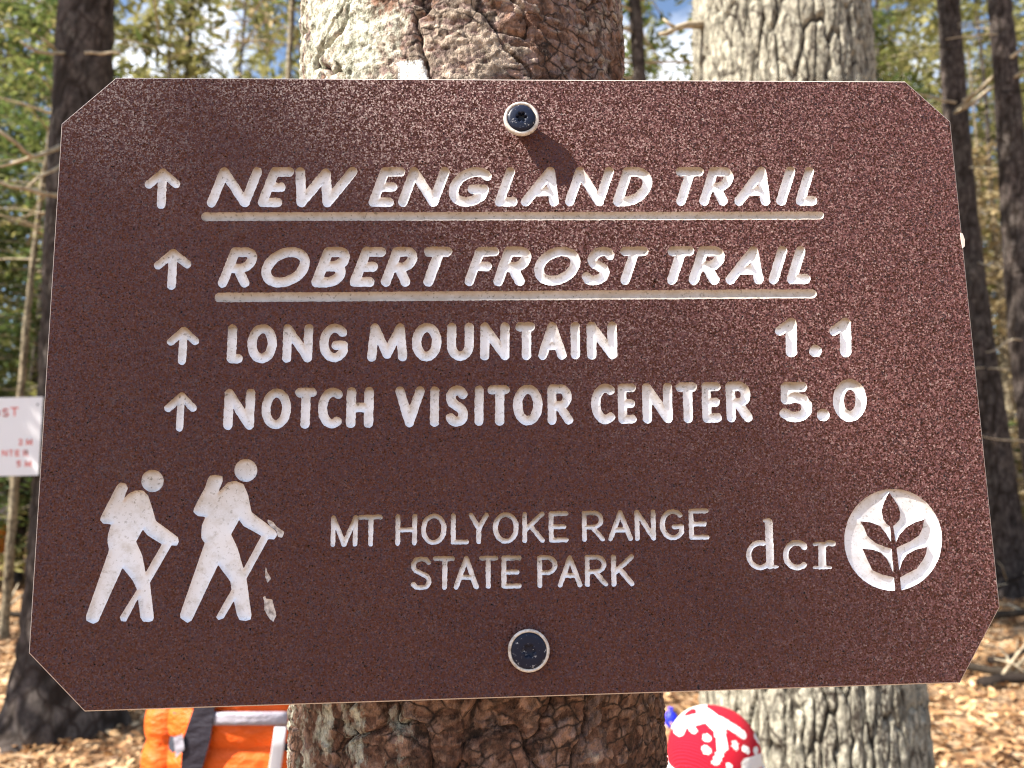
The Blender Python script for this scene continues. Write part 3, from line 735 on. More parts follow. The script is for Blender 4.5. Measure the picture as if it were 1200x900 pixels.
for px, Y, r_, ln, lab in ((18, 14, .07, .01, 'thin dark trunk in the wood near the left border'), (170, 17, .08, -.01, 'thin dark trunk rising just right of the large left trunk'), (242, 14, .05, .02, 'thin grey trunk between two pale saplings above the sign'),
        (322, 12, .06, -.01, 'thin grey trunk close to the left edge of the reddish trunk'), (1062, 16, .08, .01, 'thin dark trunk beside the grey furrowed trunk'), (1090, 20, .09, -.01, 'thin trunk above the upper right corner of the sign'),
        (1196, 18, .08, .005, 'thin trunk far back between the pair of dark trunks'), (1213, 25, .10, 0, 'farthest thin trunk in the gap at the right'), (48, 22, .10, 0, 'farthest thin trunk left of the large dark trunk')):
    tree_at(gpos(px, Y), 16, r_, 9, 1.6, M_dark, 1, lab, 'thin trunks in the background wood', seed=int(px) % 7, lean=(ln, 0), lv=14, nb=5, ns=30, size=.09)
# near dark trunks
lt = tree_at(gpos(60, 5.1), 12, .255, 6, 2.5, M_dark, 0, 'large dark trunk at the left with the small white sign nailed to it', seed=1, lean=(-.012, 0), lv=16, nb=5)
ra = tree_at(gpos(1180, 9.5), 15, .22, 9, 2.6, M_dark, 0, 'straight dark trunk right of the big sign, left one of a close pair', seed=2, lean=(-.018, 0), lv=16, nb=5)
rb = tree_at(gpos(1247, 8.5), 15, .19, 9, 2.6, M_dark, 1, 'straight dark trunk at the right border, right one of a close pair', seed=3, lean=(-.022, 0), lv=16, nb=5)
sc = tree_at(gpos(760, 9.0), 13, .15, 6.5, 2.2, M_dark, 0, 'slim dark trunk in the gap between the reddish and the grey trunk', seed=4, lv=14, nb=5)
tree_at(gpos(290, 8.5), 9, .075, 5, 1.8, M_sap, 2, 'slender pale bare tree rising left of the reddish trunk above the sign', name='bare_sapling', seed=5, lean=(.03, 0), lv=8, nb=3, ns=5, size=.05)
tree_at(gpos(222, 10.5), 7, .06, 3, 1.6, M_sap, 1, 'thin brownish sapling with side branch above the left part of the sign', name='bare_sapling', seed=6, lean=(.01, 0), lv=8, nb=3, ns=6, size=.05)
tree_at(gpos(26, 7.0), 8, .035, 4, 1.2, M_sap, 1, 'thin pale stem directly left of the large dark trunk', name='bare_sapling', seed=7, lean=(-.0, 0), lv=8, nb=3, ns=6, size=.05)
tree_at(gpos(0, 8.0), 8, .045, 4, 1.2, M_sap, 1, 'thin pale stem at the very left border above the white sign', name='bare_sapling', seed=8, lean=(.02, 0), lv=8, nb=3, ns=6, size=.05)
tree_at(gpos(1183, 13.0), 9, .05, 3, 1.3, M_sap, 1, 'thin pale stem in the gap between the two dark trunks at right', name='bare_sapling', seed=9, lean=(.0, 0), lv=8, nb=3, ns=6, size=.05)
# background wood
k = 0
GREEN, YEL, STRAW = 0, 1, 2
spots = [(-150, 12, YEL, 8, 'yellow green hemlock at the far left, its boughs entering at the left border'),
 (-60, 15, GREEN, 12, 'dense green hemlock behind the left border of the photo'),
 (22, 12.5, GREEN, 11, 'dark green hemlock left of the large dark trunk, above the white sign'),
 (60, 19, YEL, 14, 'pale green hemlock directly behind the large dark trunk'),
 (165, 12.5, YEL, 10, 'bright yellow green hemlock just right of the large dark trunk'),
 (196, 21, GREEN, 13, 'green hemlock behind the bright yellow green one above the sign'),
 (250, 17, YEL, 8, 'low yellow green hemlock left of the slender pale bare tree'),
 (312, 15, STRAW, 7, 'straw coloured young beech beside the slender pale bare tree'),
 (350, 23, GREEN, 10, 'hemlock whose boughs show against the left edge of the reddish trunk'),
 (775, 13.5, STRAW, 8, 'straw coloured beech showing between slim dark trunk and grey furrowed trunk'),
 (740, 20, GREEN, 12, 'green hemlock showing between reddish trunk and slim dark trunk'),
 (820, 24, YEL, 13, 'yellow green hemlock behind the left edge of the grey furrowed trunk'),
 (1045, 13.5, GREEN, 11, 'deep green hemlock touching the right edge of the grey furrowed trunk'),
 (1085, 18, YEL, 12, 'yellow green hemlock above the upper right corner of the sign'),
 (1125, 24, GREEN, 9, 'far hemlock between the grey furrowed trunk and the pair of dark trunks'),
 (1150, 15.5, STRAW, 6, 'straw coloured beech in the gap between the two dark trunks'),
 (1192, 13.0, STRAW, 7, 'pale straw coloured beech behind the rightmost dark trunk'),
 (1208, 21, YEL, 12, 'tall yellow green hemlock behind the pair of dark trunks'),
 (1260, 15, YEL, 9, 'yellow green hemlock just beyond the right border'),
 (1330, 17, GREEN, 13, 'green hemlock well beyond the right border')]
for k, (px, Y, li, h, lab) in enumerate(spots):
    tree_at(gpos(px, Y), h, random.uniform(.07, .15), .8, 2.1 if li < 2 else 1.7, M_dark if li < 2 else M_sap, li, lab, 'blurred background trees', name='hemlock_tree' if li < 2 else 'beech_tree',
            seed=10 + k % 5, lv=30, nb=7, ns=90 if li < 2 else 40, size=.10 if li < 2 else .07, full=.9, relief=.01, lean=(random.uniform(-.03, .03), 0))
# far wooded slope, one mass
n = 340000; a = rng.uniform(math.radians(5), math.radians(175), n); d = rng.uniform(26, 60, n)
hgt = rng.uniform(0, 1, n) * (14 + 20 * fbm(a * 9, d * .05, 3, 3))
X_ = d * np.cos(a); Y_ = d * np.sin(a); keep = (fbm(a * 34, hgt * .5 + d * .2, 12, 3) > .50) & (rng.uniform(0, 1, n) < .9)
X_, Y_, hgt, a = X_[keep], Y_[keep], hgt[keep], a[keep]; n = len(a)
link('distant_woods', leaves_mesh(np.stack([X_, Y_, gz(X_, Y_) + hgt], 1), rng.uniform(.2, .45, n), np.clip(.05 + fbm(a * 30, hgt * .4, 8, 3) + rng.normal(0, .15, n), 0, 1), 1.2, True), M_need[1], kind='stuff')

# twigs and dead branches: parts of the trunk they grow from
def branch(tree, pts, r0, r1, m=M_twig):
    o_ = tree.location; b = MB(); P = [Vector(p) - o_ for p in pts]; Q = [P[0]]
    for a_, c_ in zip(P, P[1:]): Q += [(a_ + c_) / 2 + Vector([random.uniform(-1, 1) * (c_ - a_).length * .05 for _ in range(3)]), c_]
    k_ = len(Q) - 1; b.tube(Q, [r0 + (r1 - r0) * i / k_ for i in range(k_ + 1)], 6); b.build('branch', m, tree)
T4 = lambda L, Y: [at(x, y, Y + dy) for x, y, dy in L]
branch(lt, T4([(84, 168, .1), (66, 174, -.1), (38, 184, -.3), (22, 170, -.4), (-8, 150, -.5)], 4.9), .017, .010)
branch(lt, T4([(38, 184, -.3), (20, 190, -.3), (-8, 196, -.2)], 4.9), .012, .007)
branch(lt, T4([(84, 235, .1), (66, 229, -.1), (36, 223, -.3), (14, 219, -.4), (-8, 212, -.4)], 4.9), .018, .010)
branch(lt, T4([(82, 190, .1), (64, 199, -.2), (38, 214, -.3), (28, 222, -.3)], 4.9), .012, .006)
branch(lt, T4([(84, 66, .1), (68, 62, -.1), (45, 61, -.3), (30, 54, -.4), (24, 48, -.4)], 4.9), .016, .006)
branch(lt, T4([(66, 60, -.1), (54, 48, -.3), (48, 44, -.3)], 4.9), .010, .004)
branch(lt, T4([(100, 62, -.22), (118, 63, -.3), (142, 62, -.3)], 4.9), .010, .007)
branch(ra, T4([(1121, 128, -.25), (1140, 112, -.6), (1162, 92, -.9), (1182, 70, -1.1), (1215, 42, -1.4)], 9.5), .024, .016)
branch(ra, T4([(1119, 132, -.25), (1135, 124, -.6), (1160, 104, -.9), (1186, 92, -1.1), (1215, 78, -1.4)], 9.5), .024, .016)
branch(ra, T4([(1162, 92, -.9), (1150, 104, -.7), (1128, 118, -.5)], 9.5), .022, .015)
branch(ra, T4([(1120, 120, -.2), (1105, 118, -.3), (1085, 112, -.4), (1050, 108, -.5)], 9.5), .016, .01)
for _ in range(16):
    tr = random.choice([ra, rb]); y0 = random.uniform(20, 560); x0 = (1121 if tr is ra else 1165) + y0 * .08; sx = random.choice([-1, 1, 1])
    dx = random.uniform(30, 70) * sx; dy = random.uniform(-14, 22)
    branch(tr, T4([(x0, y0, -.15), (x0 + dx * .5, y0 + dy * .3, -.5), (x0 + dx, y0 + dy, -.8)], tr.location.y), .012, .004, random.choice([M_twig, M_dark]))

# shade: out-of-frame hemlocks towards the sun whose boughs lie between it and the shaded places
def shade_tree(base, targets, dist, size, label, nsub=8, spread=.15):
    base = Vector(base); t = empty('hemlock_tree', base, label, 'tree')
    P = []; B = MB(); top = 0
    for q in targets:
        c_ = Vector(q) + S * (dist * random.uniform(.92, 1.08))
        for _ in range(nsub): P.append(c_ + Vector([random.gauss(0, spread) for _ in range(3)]) - base)
        top = max(top, (c_ - base).z)
    P = np.array([tuple(p) for p in P])
    o = link('crown', leaves_mesh(P, rng.uniform(.6, 1.2, len(P)) * size, rng.uniform(0, 1, len(P)), 1.0, size < .1), M_need[0], t)
    B.tube([(0, 0, -.2), (.03, 0, top * .5), (0, 0, top + 1.5)], [.16, .12, .05], 14); B.build('trunk', M_dark, t)
    step = max(1, len(P) // 40); B2 = MB()
    for p in P[::step]:
        v_ = Vector(p); B2.tube([(0, 0, max(.5, v_.z - .4 * math.hypot(v_.x, v_.y))), v_], [.03, .006], 5, cap=False)
    B2.build('bough', M_dark, t, kind='stuff')
    return t
tg_ = []
def sgn_pt(px, py):
    q_ = to_sign([(px, py)])[0]; return SM @ Vector((q_[0], q_[1], 0))
while len(tg_) < 260:
    px = random.uniform(-120, 1150); py = random.uniform(60, 900); f_ = (px - 150) * .80 - (py - 95)
    if f_ + random.gauss(0, 110) < 0 and not (py > 780 and px > 900): tg_.append(sgn_pt(px, py))
shade_tree((-7.0, -2.0, 0), tg_, 8.5, .032, 'leafy hemlock out of frame at the left, shading part of the big sign', 5, .02)
tg2 = [Vector((lt.location.x - .012 * z + random.uniform(-.25, .25), 4.9, z)) for z in np.linspace(.1, 6.5, 130)]
shade_tree((-7.5, 3.2, 0), tg2, 4.5, .10, 'hemlock out of frame at the left shading the dark trunk')
tg3 = [Vector((tr.location.x + random.uniform(-.28, .28), tr.location.y - .2, z)) for tr in (ra, rb) for z in np.linspace(.2, 8, 120)]
tg3 += [Vector((sc.location.x + random.uniform(-.2, .2), sc.location.y - .2, z)) for z in np.linspace(3, 8, 50)]
tg3 += [Vector((random.uniform(4.6, 7.5), random.uniform(7.0, 9.5), .3)) for _ in range(60)]
shade_tree((-.6, 6.6, 0), tg3, 9.5, .14, 'hemlock standing hidden behind the big sign and shading the right-hand trunks')

# ------------------------------------------------------------------ the small white sign on the left trunk
M_white = mat('white_painted_board', (.80, .80, .84), .4); M_red = mat('red_lettering', (.75, .13, .10), .5)
Yw = 4.84; pc = at(5, 511, Yw); ws = empty('white_trail_sign', pc, 'small white sign with red lettering nailed to the dark trunk at left', 'sign')
def wq(px, py, dy=0): return at(px, py, Yw + dy) - pc
b = MB(); q = [wq(-42, 467), wq(50, 465), wq(44.5, 557), wq(-44, 559)]
b.loft([[v_ + Vector((0, d_, 0)) for v_ in q] for d_ in (0, .008)]); b.build('board', M_white, ws, smooth=False)
def ribbon(ch, x0, x1, y0, y1, wpx):
    m_ = MB()
    for pl in G[ch]:
        for a_, c_ in zip(pl, pl[1:]):
            ax_, ay_, bx_, by_ = x0 + a_[0] * (x1 - x0), y0 + a_[1] * (y1 - y0), x0 + c_[0] * (x1 - x0), y0 + c_[1] * (y1 - y0)
            L = math.hypot(bx_ - ax_, by_ - ay_) + 1e-6; nx_, ny_ = -(by_ - ay_) / L * wpx, (bx_ - ax_) / L * wpx; ex, ey = (bx_ - ax_) / L * wpx * .7, (by_ - ay_) / L * wpx * .7
            m_.loft([[wq(ax_ - ex + nx_, ay_ - ey + ny_, d_), wq(bx_ + ex + nx_, by_ + ey + ny_, d_), wq(bx_ + ex - nx_, by_ + ey - ny_, d_), wq(ax_ - ex - nx_, ay_ - ey - ny_, d_)] for d_ in (-.0012, .001)])
    m_.build('letter', M_red, ws, smooth=False)
G['2'] = [[(0, .2), (.3, 0), (.8, .05), (.95, .3), (0, 1), (1, 1)]]; G['5'] = [[(1, 0), (.1, 0), (.05, .45), (.6, .4), (1, .7), (.6, 1), (0, .95)]]
for ch, x0, x1, y0, y1, w_ in (('O', -7, -1, 480, 488, .9), ('S', 3.5, 9.5, 479.5, 487.5, .9), ('T', 13, 21, 478, 487, .9), ('M', -14, -6, 481, 489, .9),
        ('2', 22.5, 26, 515, 521, .7), ('M', 31, 37.5, 515, 521, .7), ('N', 3, 8, 528, 534, .7), ('T', 11, 15, 528, 534, .7), ('E', 18.5, 22.5, 528, 534, .7), ('R', 28, 32.5, 528, 534, .7),
        ('5', 20, 24, 540.5, 546.5, .7), ('M', 29.5, 36.5, 540.5, 546.5, .7)):
    if ch == 'M' and x0 < 0: continue
    ribbon(ch, x0, x1, y0, y1, w_)
b = MB()
for px, py in ((44, 474),): b.tube([wq(px, py, -.004), wq(px, py, .01)], [.006, .006], 8)
b.build('nail', M_screw, ws)

# ------------------------------------------------------------------ people
def skin_body(name, pts, edges, radii, m, parent, sub=1):
    me = bpy.data.meshes.new(name); me.from_pydata(pts, edges, []); o = bpy.data.objects.new(name, me); C.objects.link(o); o.parent = parent
    md = o.modifiers.new('skin', 'SKIN'); md.use_smooth_shade = True
    for i_, r_ in enumerate(radii): me.skin_vertices[0].data[i_].radius = (r_, r_); me.skin_vertices[0].data[i_].use_root = (i_ == 0)
    o.modifiers.new('sub', 'SUBSURF').levels = sub; o.modifiers['sub'].render_levels = sub
    me.materials.append(m); return o
M_skinp = mat('skin', (.62, .38, .27), .5); M_hair = mat('brown_hair', (.06, .035, .02), .6); M_eye = mat('eye_white', (.8, .8, .8), .2); M_iris = mat('iris', (.03, .02, .015), .1); M_lip = mat('lip', (.45, .16, .13), .5)
def body(t, H, armx=.20, hand_out=.10):
    k_ = H / 1.72; J = []; E = []; Rr = []
    def j(p, r_, par=None):
        J.append((p[0] * k_, p[1] * k_, p[2] * k_)); Rr.append(r_ * k_)
        if par is not None: E.append((par, len(J) - 1))
        return len(J) - 1
    pel = j((0, 0, .93), .125); wa = j((0, 0, 1.08), .115, pel); ch = j((0, .0, 1.28), .13, wa); up = j((0, .01, 1.40), .09, ch); nk = j((0, 0, 1.48), .052, up); j((0, -.01, 1.56), .055, nk)
    for sx in (-1, 1):
        hp = j((sx * .09, 0, .87), .085, pel); kn = j((sx * .10, -.01, .49), .055, hp); an = j((sx * .11, .01, .09), .038, kn); j((sx * .12, -.13, .035), .032, an)
        sh = j((sx * .17, .01, 1.38), .055, up); el = j((sx * (armx + .05), .02, 1.12), .040, sh); wr = j((sx * (armx + hand_out), -.03, .88), .026, el)
        pm = j((sx * (armx + hand_out + .003), -.045, .81), .028, wr)
        for f_, (dy_, L) in enumerate(((-.030, .062), (-.011, .074), (.008, .07), (.027, .055))):
            a_ = j((sx * (armx + hand_out + .004), -.045 + dy_, .765), .0085, pm); b_ = j((sx * (armx + hand_out - .006), -.05 + dy_, .765 - L * .5), .008, a_); j((sx * (armx + hand_out - .022), -.055 + dy_, .765 - L * .9), .0065, b_)
        a_ = j((sx * (armx + hand_out - .01), -.085, .80), .010, pm); j((sx * (armx + hand_out - .022), -.105, .76), .008, a_)
    skin_body('body', J, E, Rr, M_skinp, t)
    h_ = MB(); n = 24; rings = []
    prof = [(-.105, .035, .045), (-.09, .052, .062), (-.05, .066, .08), (0, .074, .092), (.045, .076, .094), (.085, .06, .078), (.108, .03, .04), (.115, .004, .005)]
    for dz, a_, b_ in prof:
        rings.append([(a_ * math.cos(2 * math.pi * i_ / n) * k_, (-.015 + b_ * math.sin(2 * math.pi * i_ / n) - (.018 if i_ == 18 and -.04 < dz < .02 else 0) - (.006 if i_ == 18 and dz == -.09 else 0)) * k_, (1.615 + dz) * k_) for i_ in range(n)])
    h_.loft(rings)
    for sx in (-1, 1): h_.tube([(sx * .068 * k_, 0, 1.635 * k_), (sx * .083 * k_, .01 * k_, 1.62 * k_), (sx * .074 * k_, 0, 1.59 * k_)], [.008 * k_, .014 * k_, .008 * k_], 8)
    hd = h_.build('head', M_skinp, t)
    for sx in (-1, 1):
        e_ = MB(); c_ = Vector((sx * .03, -.094, 1.625)) * k_
        e_.loft([[c_ + Vector((r_ * math.cos(2 * math.pi * i_ / 10) * 1.4, y_, r_ * math.sin(2 * math.pi * i_ / 10))) * k_ for i_ in range(10)] for r_, y_ in ((.009, .004), (.007, -.004), (.001, -.006))]); e_.build('eye', M_iris, hd)
    e_ = MB(); e_.tube([Vector((-.022, -.098, 1.565)) * k_, Vector((0, -.106, 1.563)) * k_, Vector((.022, -.098, 1.565)) * k_], [.003 * k_, .006 * k_, .003 * k_], 8); e_.build('mouth', M_lip, hd)
    return k_
def puff_loft(name, m, t, cz, n=40, mi=0):
    """cz: list of (centre, rx, ry) rings"""
    b = MB(); b.loft([[Vector(c) + Vector((rx * math.cos(2 * math.pi * i_ / n), ry * math.sin(2 * math.pi * i_ / n), 0)) for i_ in range(n)] for c, rx, ry in cz]); return b.build(name, m, t)
def cloth(name, col, rough=.55, sc=25, st=.4):
    m = mat(name, col, rough, .3); g = N(m); g.normal(g.bump(g.noise(g.coord('Object', (1, 1, 2)), sc, 5), st, .02)); return m
def legs(t, k_, m_tr, m_sh, top=.98):
    b = MB()
    for sx in (-1, 1): b.loft([[Vector(((sx * x_ + r_ * math.cos(2 * math.pi * i_ / 20)) * k_, (y_ + r_ * 1.05 * math.sin(2 * math.pi * i_ / 20)) * k_, z_ * k_)) for i_ in range(20)]
        for x_, y_, z_, r_ in ((.085, 0, top, .115), (.09, 0, .85, .11), (.10, 0, .70, .095), (.10, -.01, .50, .075), (.105, 0, .3, .068), (.11, .01, .10, .06))])
    b.build('trousers', m_tr, t)
    for sx in (-1, 1):
        b = MB(); b.loft([[Vector(((sx * .115 + w_ * math.cos(2 * math.pi * i_ / 16)) * k_, (-.05 + l_ * math.sin(2 * math.pi * i_ / 16) - o_) * k_, z_ * k_)) for i_ in range(16)] for z_, w_, l_, o_ in ((.0, .052, .145, 0), (.03, .054, .147, 0), (.06, .048, .12, -.02), (.10, .045, .07, -.05), (.14, .044, .05, -.055))]); b.build('boot', m_sh, t)
M_orange = cloth('orange_puffer_nylon', (.80, .12, .012), .5, 17, 1.0); M_grey = cloth('pale_grey_trim', (.38, .36, .42), .6); M_strap = cloth('black_webbing', (.022, .018, .028), .6)
M_jeans = cloth('dark_trousers', (.03, .035, .05), .8); M_boot = mat('brown_boot', (.08, .05, .03), .6); M_wtrim = mat('white_reflective_trim', (.80, .78, .80), .4)
# hiker in orange
Yp = 1.95; pp = at(296, 870, Yp); t = empty('person', (pp.x, Yp, float(gz(pp.x, Yp))), 'person in orange puffer jacket with grey band and dark strap, below the sign', 'person'); zb = t.location.z
k_ = body(t, 1.72, .145, .035)
legs(t, k_, M_jeans, M_boot)
rg = []
for i_ in range(73):
    z_ = .74 + (1.46 - .74) * i_ / 72; baf = abs(math.sin(math.pi * (z_ - .74) / .085)) ** .5
    w_ = .185 + .022 * baf + .01 * math.sin((z_ - .8) * 5); w_ *= 1 if z_ < 1.33 else 1 - ((z_ - 1.33) / .13) ** 2 * .62
    rg.append(((0, 0, z_), w_, (.128 + .018 * baf) * (1 if z_ < 1.36 else 1 - (z_ - 1.36) * 4)))
puff_loft('jacket', M_orange, t, rg, 56)
for sx in (-1, 1):
    rg = []
    for i_ in range(61):
        q_ = i_ / 60; z_ = 1.42 - q_ * .60; baf = abs(math.sin(math.pi * q_ * 7)) ** .5; x_ = sx * (.165 + .022 * math.sin(q_ * 1.5))
        rg.append(((x_, .01 - .04 * q_, z_), .052 + .014 * baf - .006 * q_, .060 + .014 * baf - .006 * q_))
    puff_loft('sleeve', M_orange, t, rg, 24)
def px2l(px, py, Y): return at(px, py, Y) - t.location
b = MB()        # dark strap running down over the jacket, with a small buckle
for a_ in (0,): b.loft([[px2l(236, 700, 1.80), px2l(262, 700, 1.80), px2l(262, 700, 1.815), px2l(236, 700, 1.815)], [px2l(226, 832, 1.795), px2l(251, 832, 1.795), px2l(251, 832, 1.81), px2l(226, 832, 1.81)],
       [px2l(214, 868, 1.79), px2l(246, 868, 1.79), px2l(246, 868, 1.805), px2l(214, 868, 1.805)], [px2l(212, 900, 1.79), px2l(237, 900, 1.79), px2l(237, 900, 1.805), px2l(212, 900, 1.805)], [px2l(206, 945, 1.80), px2l(231, 945, 1.80), px2l(231, 945, 1.81), px2l(206, 945, 1.81)]])
b.build('strap', M_strap, t, smooth=False)
b = MB(); b.loft([[px2l(203 + (2 if d_ else 0), 864, 1.785 + d_), px2l(214, 860, 1.785 + d_), px2l(216, 878, 1.785 + d_), px2l(206, 888, 1.785 + d_)] for d_ in (0, .012)]); b.build('buckle', M_grey, t, smooth=False)
# grey band round the chest side and a white vertical strip
def wrap(name, m, x0, x1, y0, y1, n=16, out=.006):
    b = MB(); V_ = []
    for i_ in range(n + 1):
        f_ = i_ / n; col = []
        for yy_ in np.linspace(y0, y1, 4):
            px = x0[0] * (1 - f_) + x1[0] * f_ + ((x0[1] * (1 - f_) + x1[1] * f_) - (x0[0] * (1 - f_) + x1[0] * f_)) * (yy_ - y0) / (y1 - y0)
            dx_ = (at(px, yy_, 1.82).x - t.location.x) / .212; yl = t.location.y - .150 * math.sqrt(max(.02, 1 - min(dx_ * dx_, .97))) - out
            col.append(at(px, yy_, yl) - t.location)
        V_.append(col)
    b.loft([[*c_, *[p_ + Vector((0, .012, 0)) for p_ in c_[::-1]]] for c_ in V_]); b.build(name, m, t)
wrap('band', M_grey, (247, 247), (336, 336), 835.5, 850)
wrap('zip_strip', M_wtrim, (322, 311), (335, 325), 852, 925)
b = MB(); b.loft([[Vector((r_ * math.cos(2 * math.pi * i_ / 20), -.005 + r_ * 1.15 * math.sin(2 * math.pi * i_ / 20), z_)) for i_ in range(20)] for z_, r_ in ((1.60, .081), (1.66, .084), (1.70, .078), (1.735, .05), (1.745, .005))]); b.build('hair', M_hair, t)

# child in a red and white knitted hat
Yk = 1.74; kc = at(836.5, 885, Yk)
t = empty('person', (kc.x, Yk, float(gz(kc.x, Yk))), 'small child in red knitted hat with white snowflake pattern, by the grey trunk', 'person')
kh = (kc.z - t.location.z + .02) / (1.63 / 1.72)
k_ = body(t, kh, .19, .07)
M_coat = cloth('dark_child_coat', (.05, .03, .06), .7); legs(t, k_, M_coat, M_boot)
puff_loft('coat', M_coat, t, [((0, 0, z_ * k_), w_ * k_, .15 * k_ * (1 if z_ < 1.4 else .6)) for z_, w_ in ((.72, .21), (.9, .205), (1.1, .20), (1.3, .205), (1.4, .16), (1.47, .09))])
for sx in (-1, 1): puff_loft('sleeve', M_coat, t, [((sx * (.17 + .07 * q_) * k_, -.03 * q_ * k_, (1.40 - .5 * q_) * k_), (.07 - .015 * q_) * k_, (.072 - .015 * q_) * k_) for q_ in (0, .2, .5, .8, 1)], 18)
M_knit = cloth('red_knit_wool', (.72, .012, .045), 1.0, 8, .2); g = N(M_knit)
wv = g.n('TexWave'); wv.inputs['Scale'].default_value = 75; wv.inputs['Distortion'].default_value = 1.5; wv.bands_direction = 'DIAGONAL'; g.l(g.coord(), wv.inputs[0])
g.normal(g.bump(wv.outputs['Fac'], .8, .003)); g.color(g.mix(wv.outputs['Fac'], (.42, .005, .018), (.60, .010, .035)))
M_knitw = cloth('white_knit_wool', (.80, .78, .76), .9, 60, .5)
cx_, cz_ = 0, kc.z - t.location.z; Rx, Rz = .0985, .098; vs_, fs_ = [], []; nu, nv_ = 150, 70
for j_ in range(nv_ + 1):
    ph = -.35 + (math.pi / 2 + .35) * j_ / nv_
    for i_ in range(nu):
        a_ = 2 * math.pi * i_ / nu; sq = max(0, math.cos(ph)) ** .85; vs_.append((Rx * sq * math.cos(a_), Rx * 1.08 * sq * math.sin(a_), cz_ + Rz * (math.sin(ph) if ph > 0 else ph * 1.0) * (1.0)))
for j_ in range(nv_):
    for i_ in range(nu): fs_.append((j_ * nu + i_, j_ * nu + (i_ + 1) % nu, (j_ + 1) * nu + (i_ + 1) % nu, (j_ + 1) * nu + i_))
me = mesh(vs_, fs_); co = np.array(vs_)
# snowflake on a plane facing the viewer, mirrored at the back; units: hat radii
U_ = co[:, 0] / Rx * 48; W_ = (885 - 0) - ((co[:, 2] - cz_) * .96 + np.abs(co[:, 1]) * -.29 + .031) / Rz * 48
PX = 836.5 + U_; PY = 885 - (co[:, 2] - cz_) / Rz * 48 * .96 + (np.abs(co[:, 1]) * .29) / Rz * 48 * 1.0
Dm = np.full(len(co), 99.)
for a_, b_, r_ in (((826, 846), (834, 856), 8), ((826, 848), (803, 854), 5), ((803, 854), (798, 863), 3.6), ((838, 852), (858, 865), 4.2), ((834, 858), (834, 876), 5.5), ((834, 876), (826, 890), 3.4),
                  ((809, 860), (810, 861), 3), ((820, 868), (821, 868), 3.3), ((818, 879), (819, 880), 3.6), ((847, 874), (847, 876), 3.4), ((857, 878), (860, 880), 3), ((876, 867), (879, 871), 3.4), ((870, 880), (872, 879), 3), ((838, 894), (838, 897), 3.2),
                  ((858, 893), (878, 889), 6.5)):
    Dm = np.minimum(Dm, d_seg(PX, PY, a_, b_, r_))
o = link('knitted_hat', me, [M_knit, M_knitw], t, smooth=True)
fa = np.array(fs_); me.polygons.foreach_set('material_index', (Dm[fa].mean(1) < 0).astype(np.int32))
b = MB(); b.loft([[Vector(((Rx + dr) * math.cos(2 * math.pi * i_ / 40), (Rx + dr) * 1.08 * math.sin(2 * math.pi * i_ / 40), cz_ + z_)) for i_ in range(40)] for dr, z_ in ((-.006, -.060), (.007, -.055), (.010, -.035), (.006, -.018), (-.004, -.015))], cap=False); b.build('brim', M_knitw, o)

# far hiker at the left border
Yf = 12.0; X0 = (-3 - 600) / F * Yf * .99
t = empty('person', (X0, Yf, float(gz(X0, Yf))), 'distant hiker at the left border in pale lilac top and orange brown shorts', 'person')
k_ = body(t, 1.7, .2, .06); M_lil = cloth('pale_lilac_top', (.66, .64, .76), .7); M_sh = cloth('orange_brown_shorts', (.55, .20, .03), .7)
puff_loft('top', M_lil, t, [((0, 0, z_), w_, .13) for z_, w_ in ((.98, .17), (1.1, .165), (1.25, .19), (1.38, .17), (1.46, .08))])
for sx in (-1, 1): puff_loft('sleeve', M_lil, t, [((sx * (.17 + .06 * q_), -.02 * q_, 1.40 - .42 * q_), .06 - .01 * q_, .06 - .01 * q_) for q_ in (0, .3, .6, 1)], 14)
b = MB(); b.loft([[Vector((w_ * math.cos(2 * math.pi * i_ / 20), w_ * .75 * math.sin(2 * math.pi * i_ / 20), z_)) for i_ in range(20)] for z_, w_ in ((.52, .20), (.7, .21), (.9, .185), (1.0, .17))]); b.build('shorts', M_sh, t)
b = MB(); b.loft([[Vector((r_ * math.cos(2 * math.pi * i_ / 16), -.005 + r_ * 1.15 * math.sin(2 * math.pi * i_ / 16), z_)) for i_ in range(16)] for z_, r_ in ((1.57, .08), (1.63, .083), (1.69, .07), (1.72, .01))]); b.build('hair', M_hair, t)

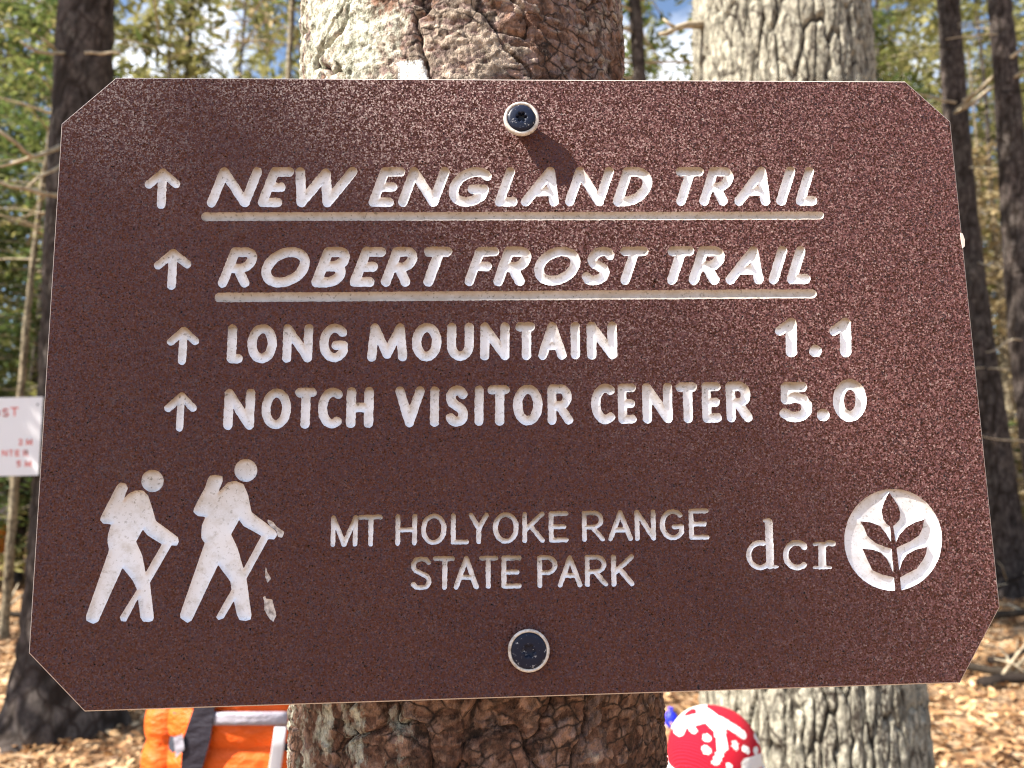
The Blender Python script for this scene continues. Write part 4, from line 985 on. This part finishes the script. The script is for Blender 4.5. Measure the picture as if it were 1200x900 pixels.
# small blue sack lying beyond the trunk
ps = at(786, 821, 5.0); b = MB(); M_blue = cloth('blue_nylon', (.02, .03, .75), .4)
ps.z = float(gz(ps.x, 5.0)) + .0
t = empty('stuff_sack', ps, 'small bright blue stuff sack on the leaves, just right of the reddish trunk', 'bag')
puff_loft('sack', M_blue, t, [((0, 0, z_), r_, r_ * .9) for z_, r_ in ((0, .02), (.01, .035), (.04, .042), (.08, .038), (.10, .015), (.105, .010), (.12, .02))], 16)
b = MB(); b.tube([(.0, -.012, .102), (.02, -.02, .10), (.04, -.02, .07)], [.003] * 3, 6); b.build('cord', M_strap, t)

# brushwood on the ground at the right
for k, (px, py, Y, L, rz, tilt, r_, lab) in enumerate(((1168, 655, 9.0, 1.5, .3, .25, .035, 'dead branch propped up at the foot of the dark trunks'), (1185, 690, 8.0, 1.6, -.25, .08, .05, 'thick fallen branch on the leaves right of the sign'),
        (1190, 722, 7.0, 1.3, .5, .12, .03, 'thin crooked fallen branch right of the sign'), (1160, 742, 6.4, .9, -.6, .10, .04, 'mossy stick lying beside the lower right corner of the sign'),
        (1205, 760, 6.2, 1.2, .15, .05, .045, 'rotting stick at the right border near the ground'), (20, 690, 8.5, 1.6, .2, .05, .05, 'fallen branch at the left border beyond the dark trunk'),
        (1180, 632, 10.0, 1.4, -.9, .6, .025, 'slanting dead stick leaning against the pair of dark trunks'))):
    x_ = (px - 600) / F * Y; base = Vector((x_, Y, float(gz(x_, Y)) + r_)); d_ = Vector((math.cos(rz), math.sin(rz), tilt)).normalized()
    pts = [d_ * (L * (q_ - .5)) + Vector((0, random.uniform(-.06, .06), random.uniform(-.02, .04) + .5 * L * abs(tilt))) for q_ in np.linspace(0, 1, 7)]
    t = empty('fallen_branch', base, lab, 'branch', 'fallen branches on the leaf litter'); b = MB(); b.tube(pts, [r_ * (1 - .6 * q_) for q_ in np.linspace(0, 1, 7)], 8); b.build('stem', M_sap if k % 2 else M_dark, t)
    for _ in range(4):
        i_ = random.randint(1, 5); b = MB(); e_ = Vector((random.uniform(-.3, .3), random.uniform(-.3, .3), random.uniform(.05, .35)))
        b.tube([pts[i_], pts[i_] + e_ * .6 + Vector((.02, 0, .03)), pts[i_] + e_], [r_ * .35, r_ * .25, r_ * .1], 5); b.build('twig', M_twig, t)
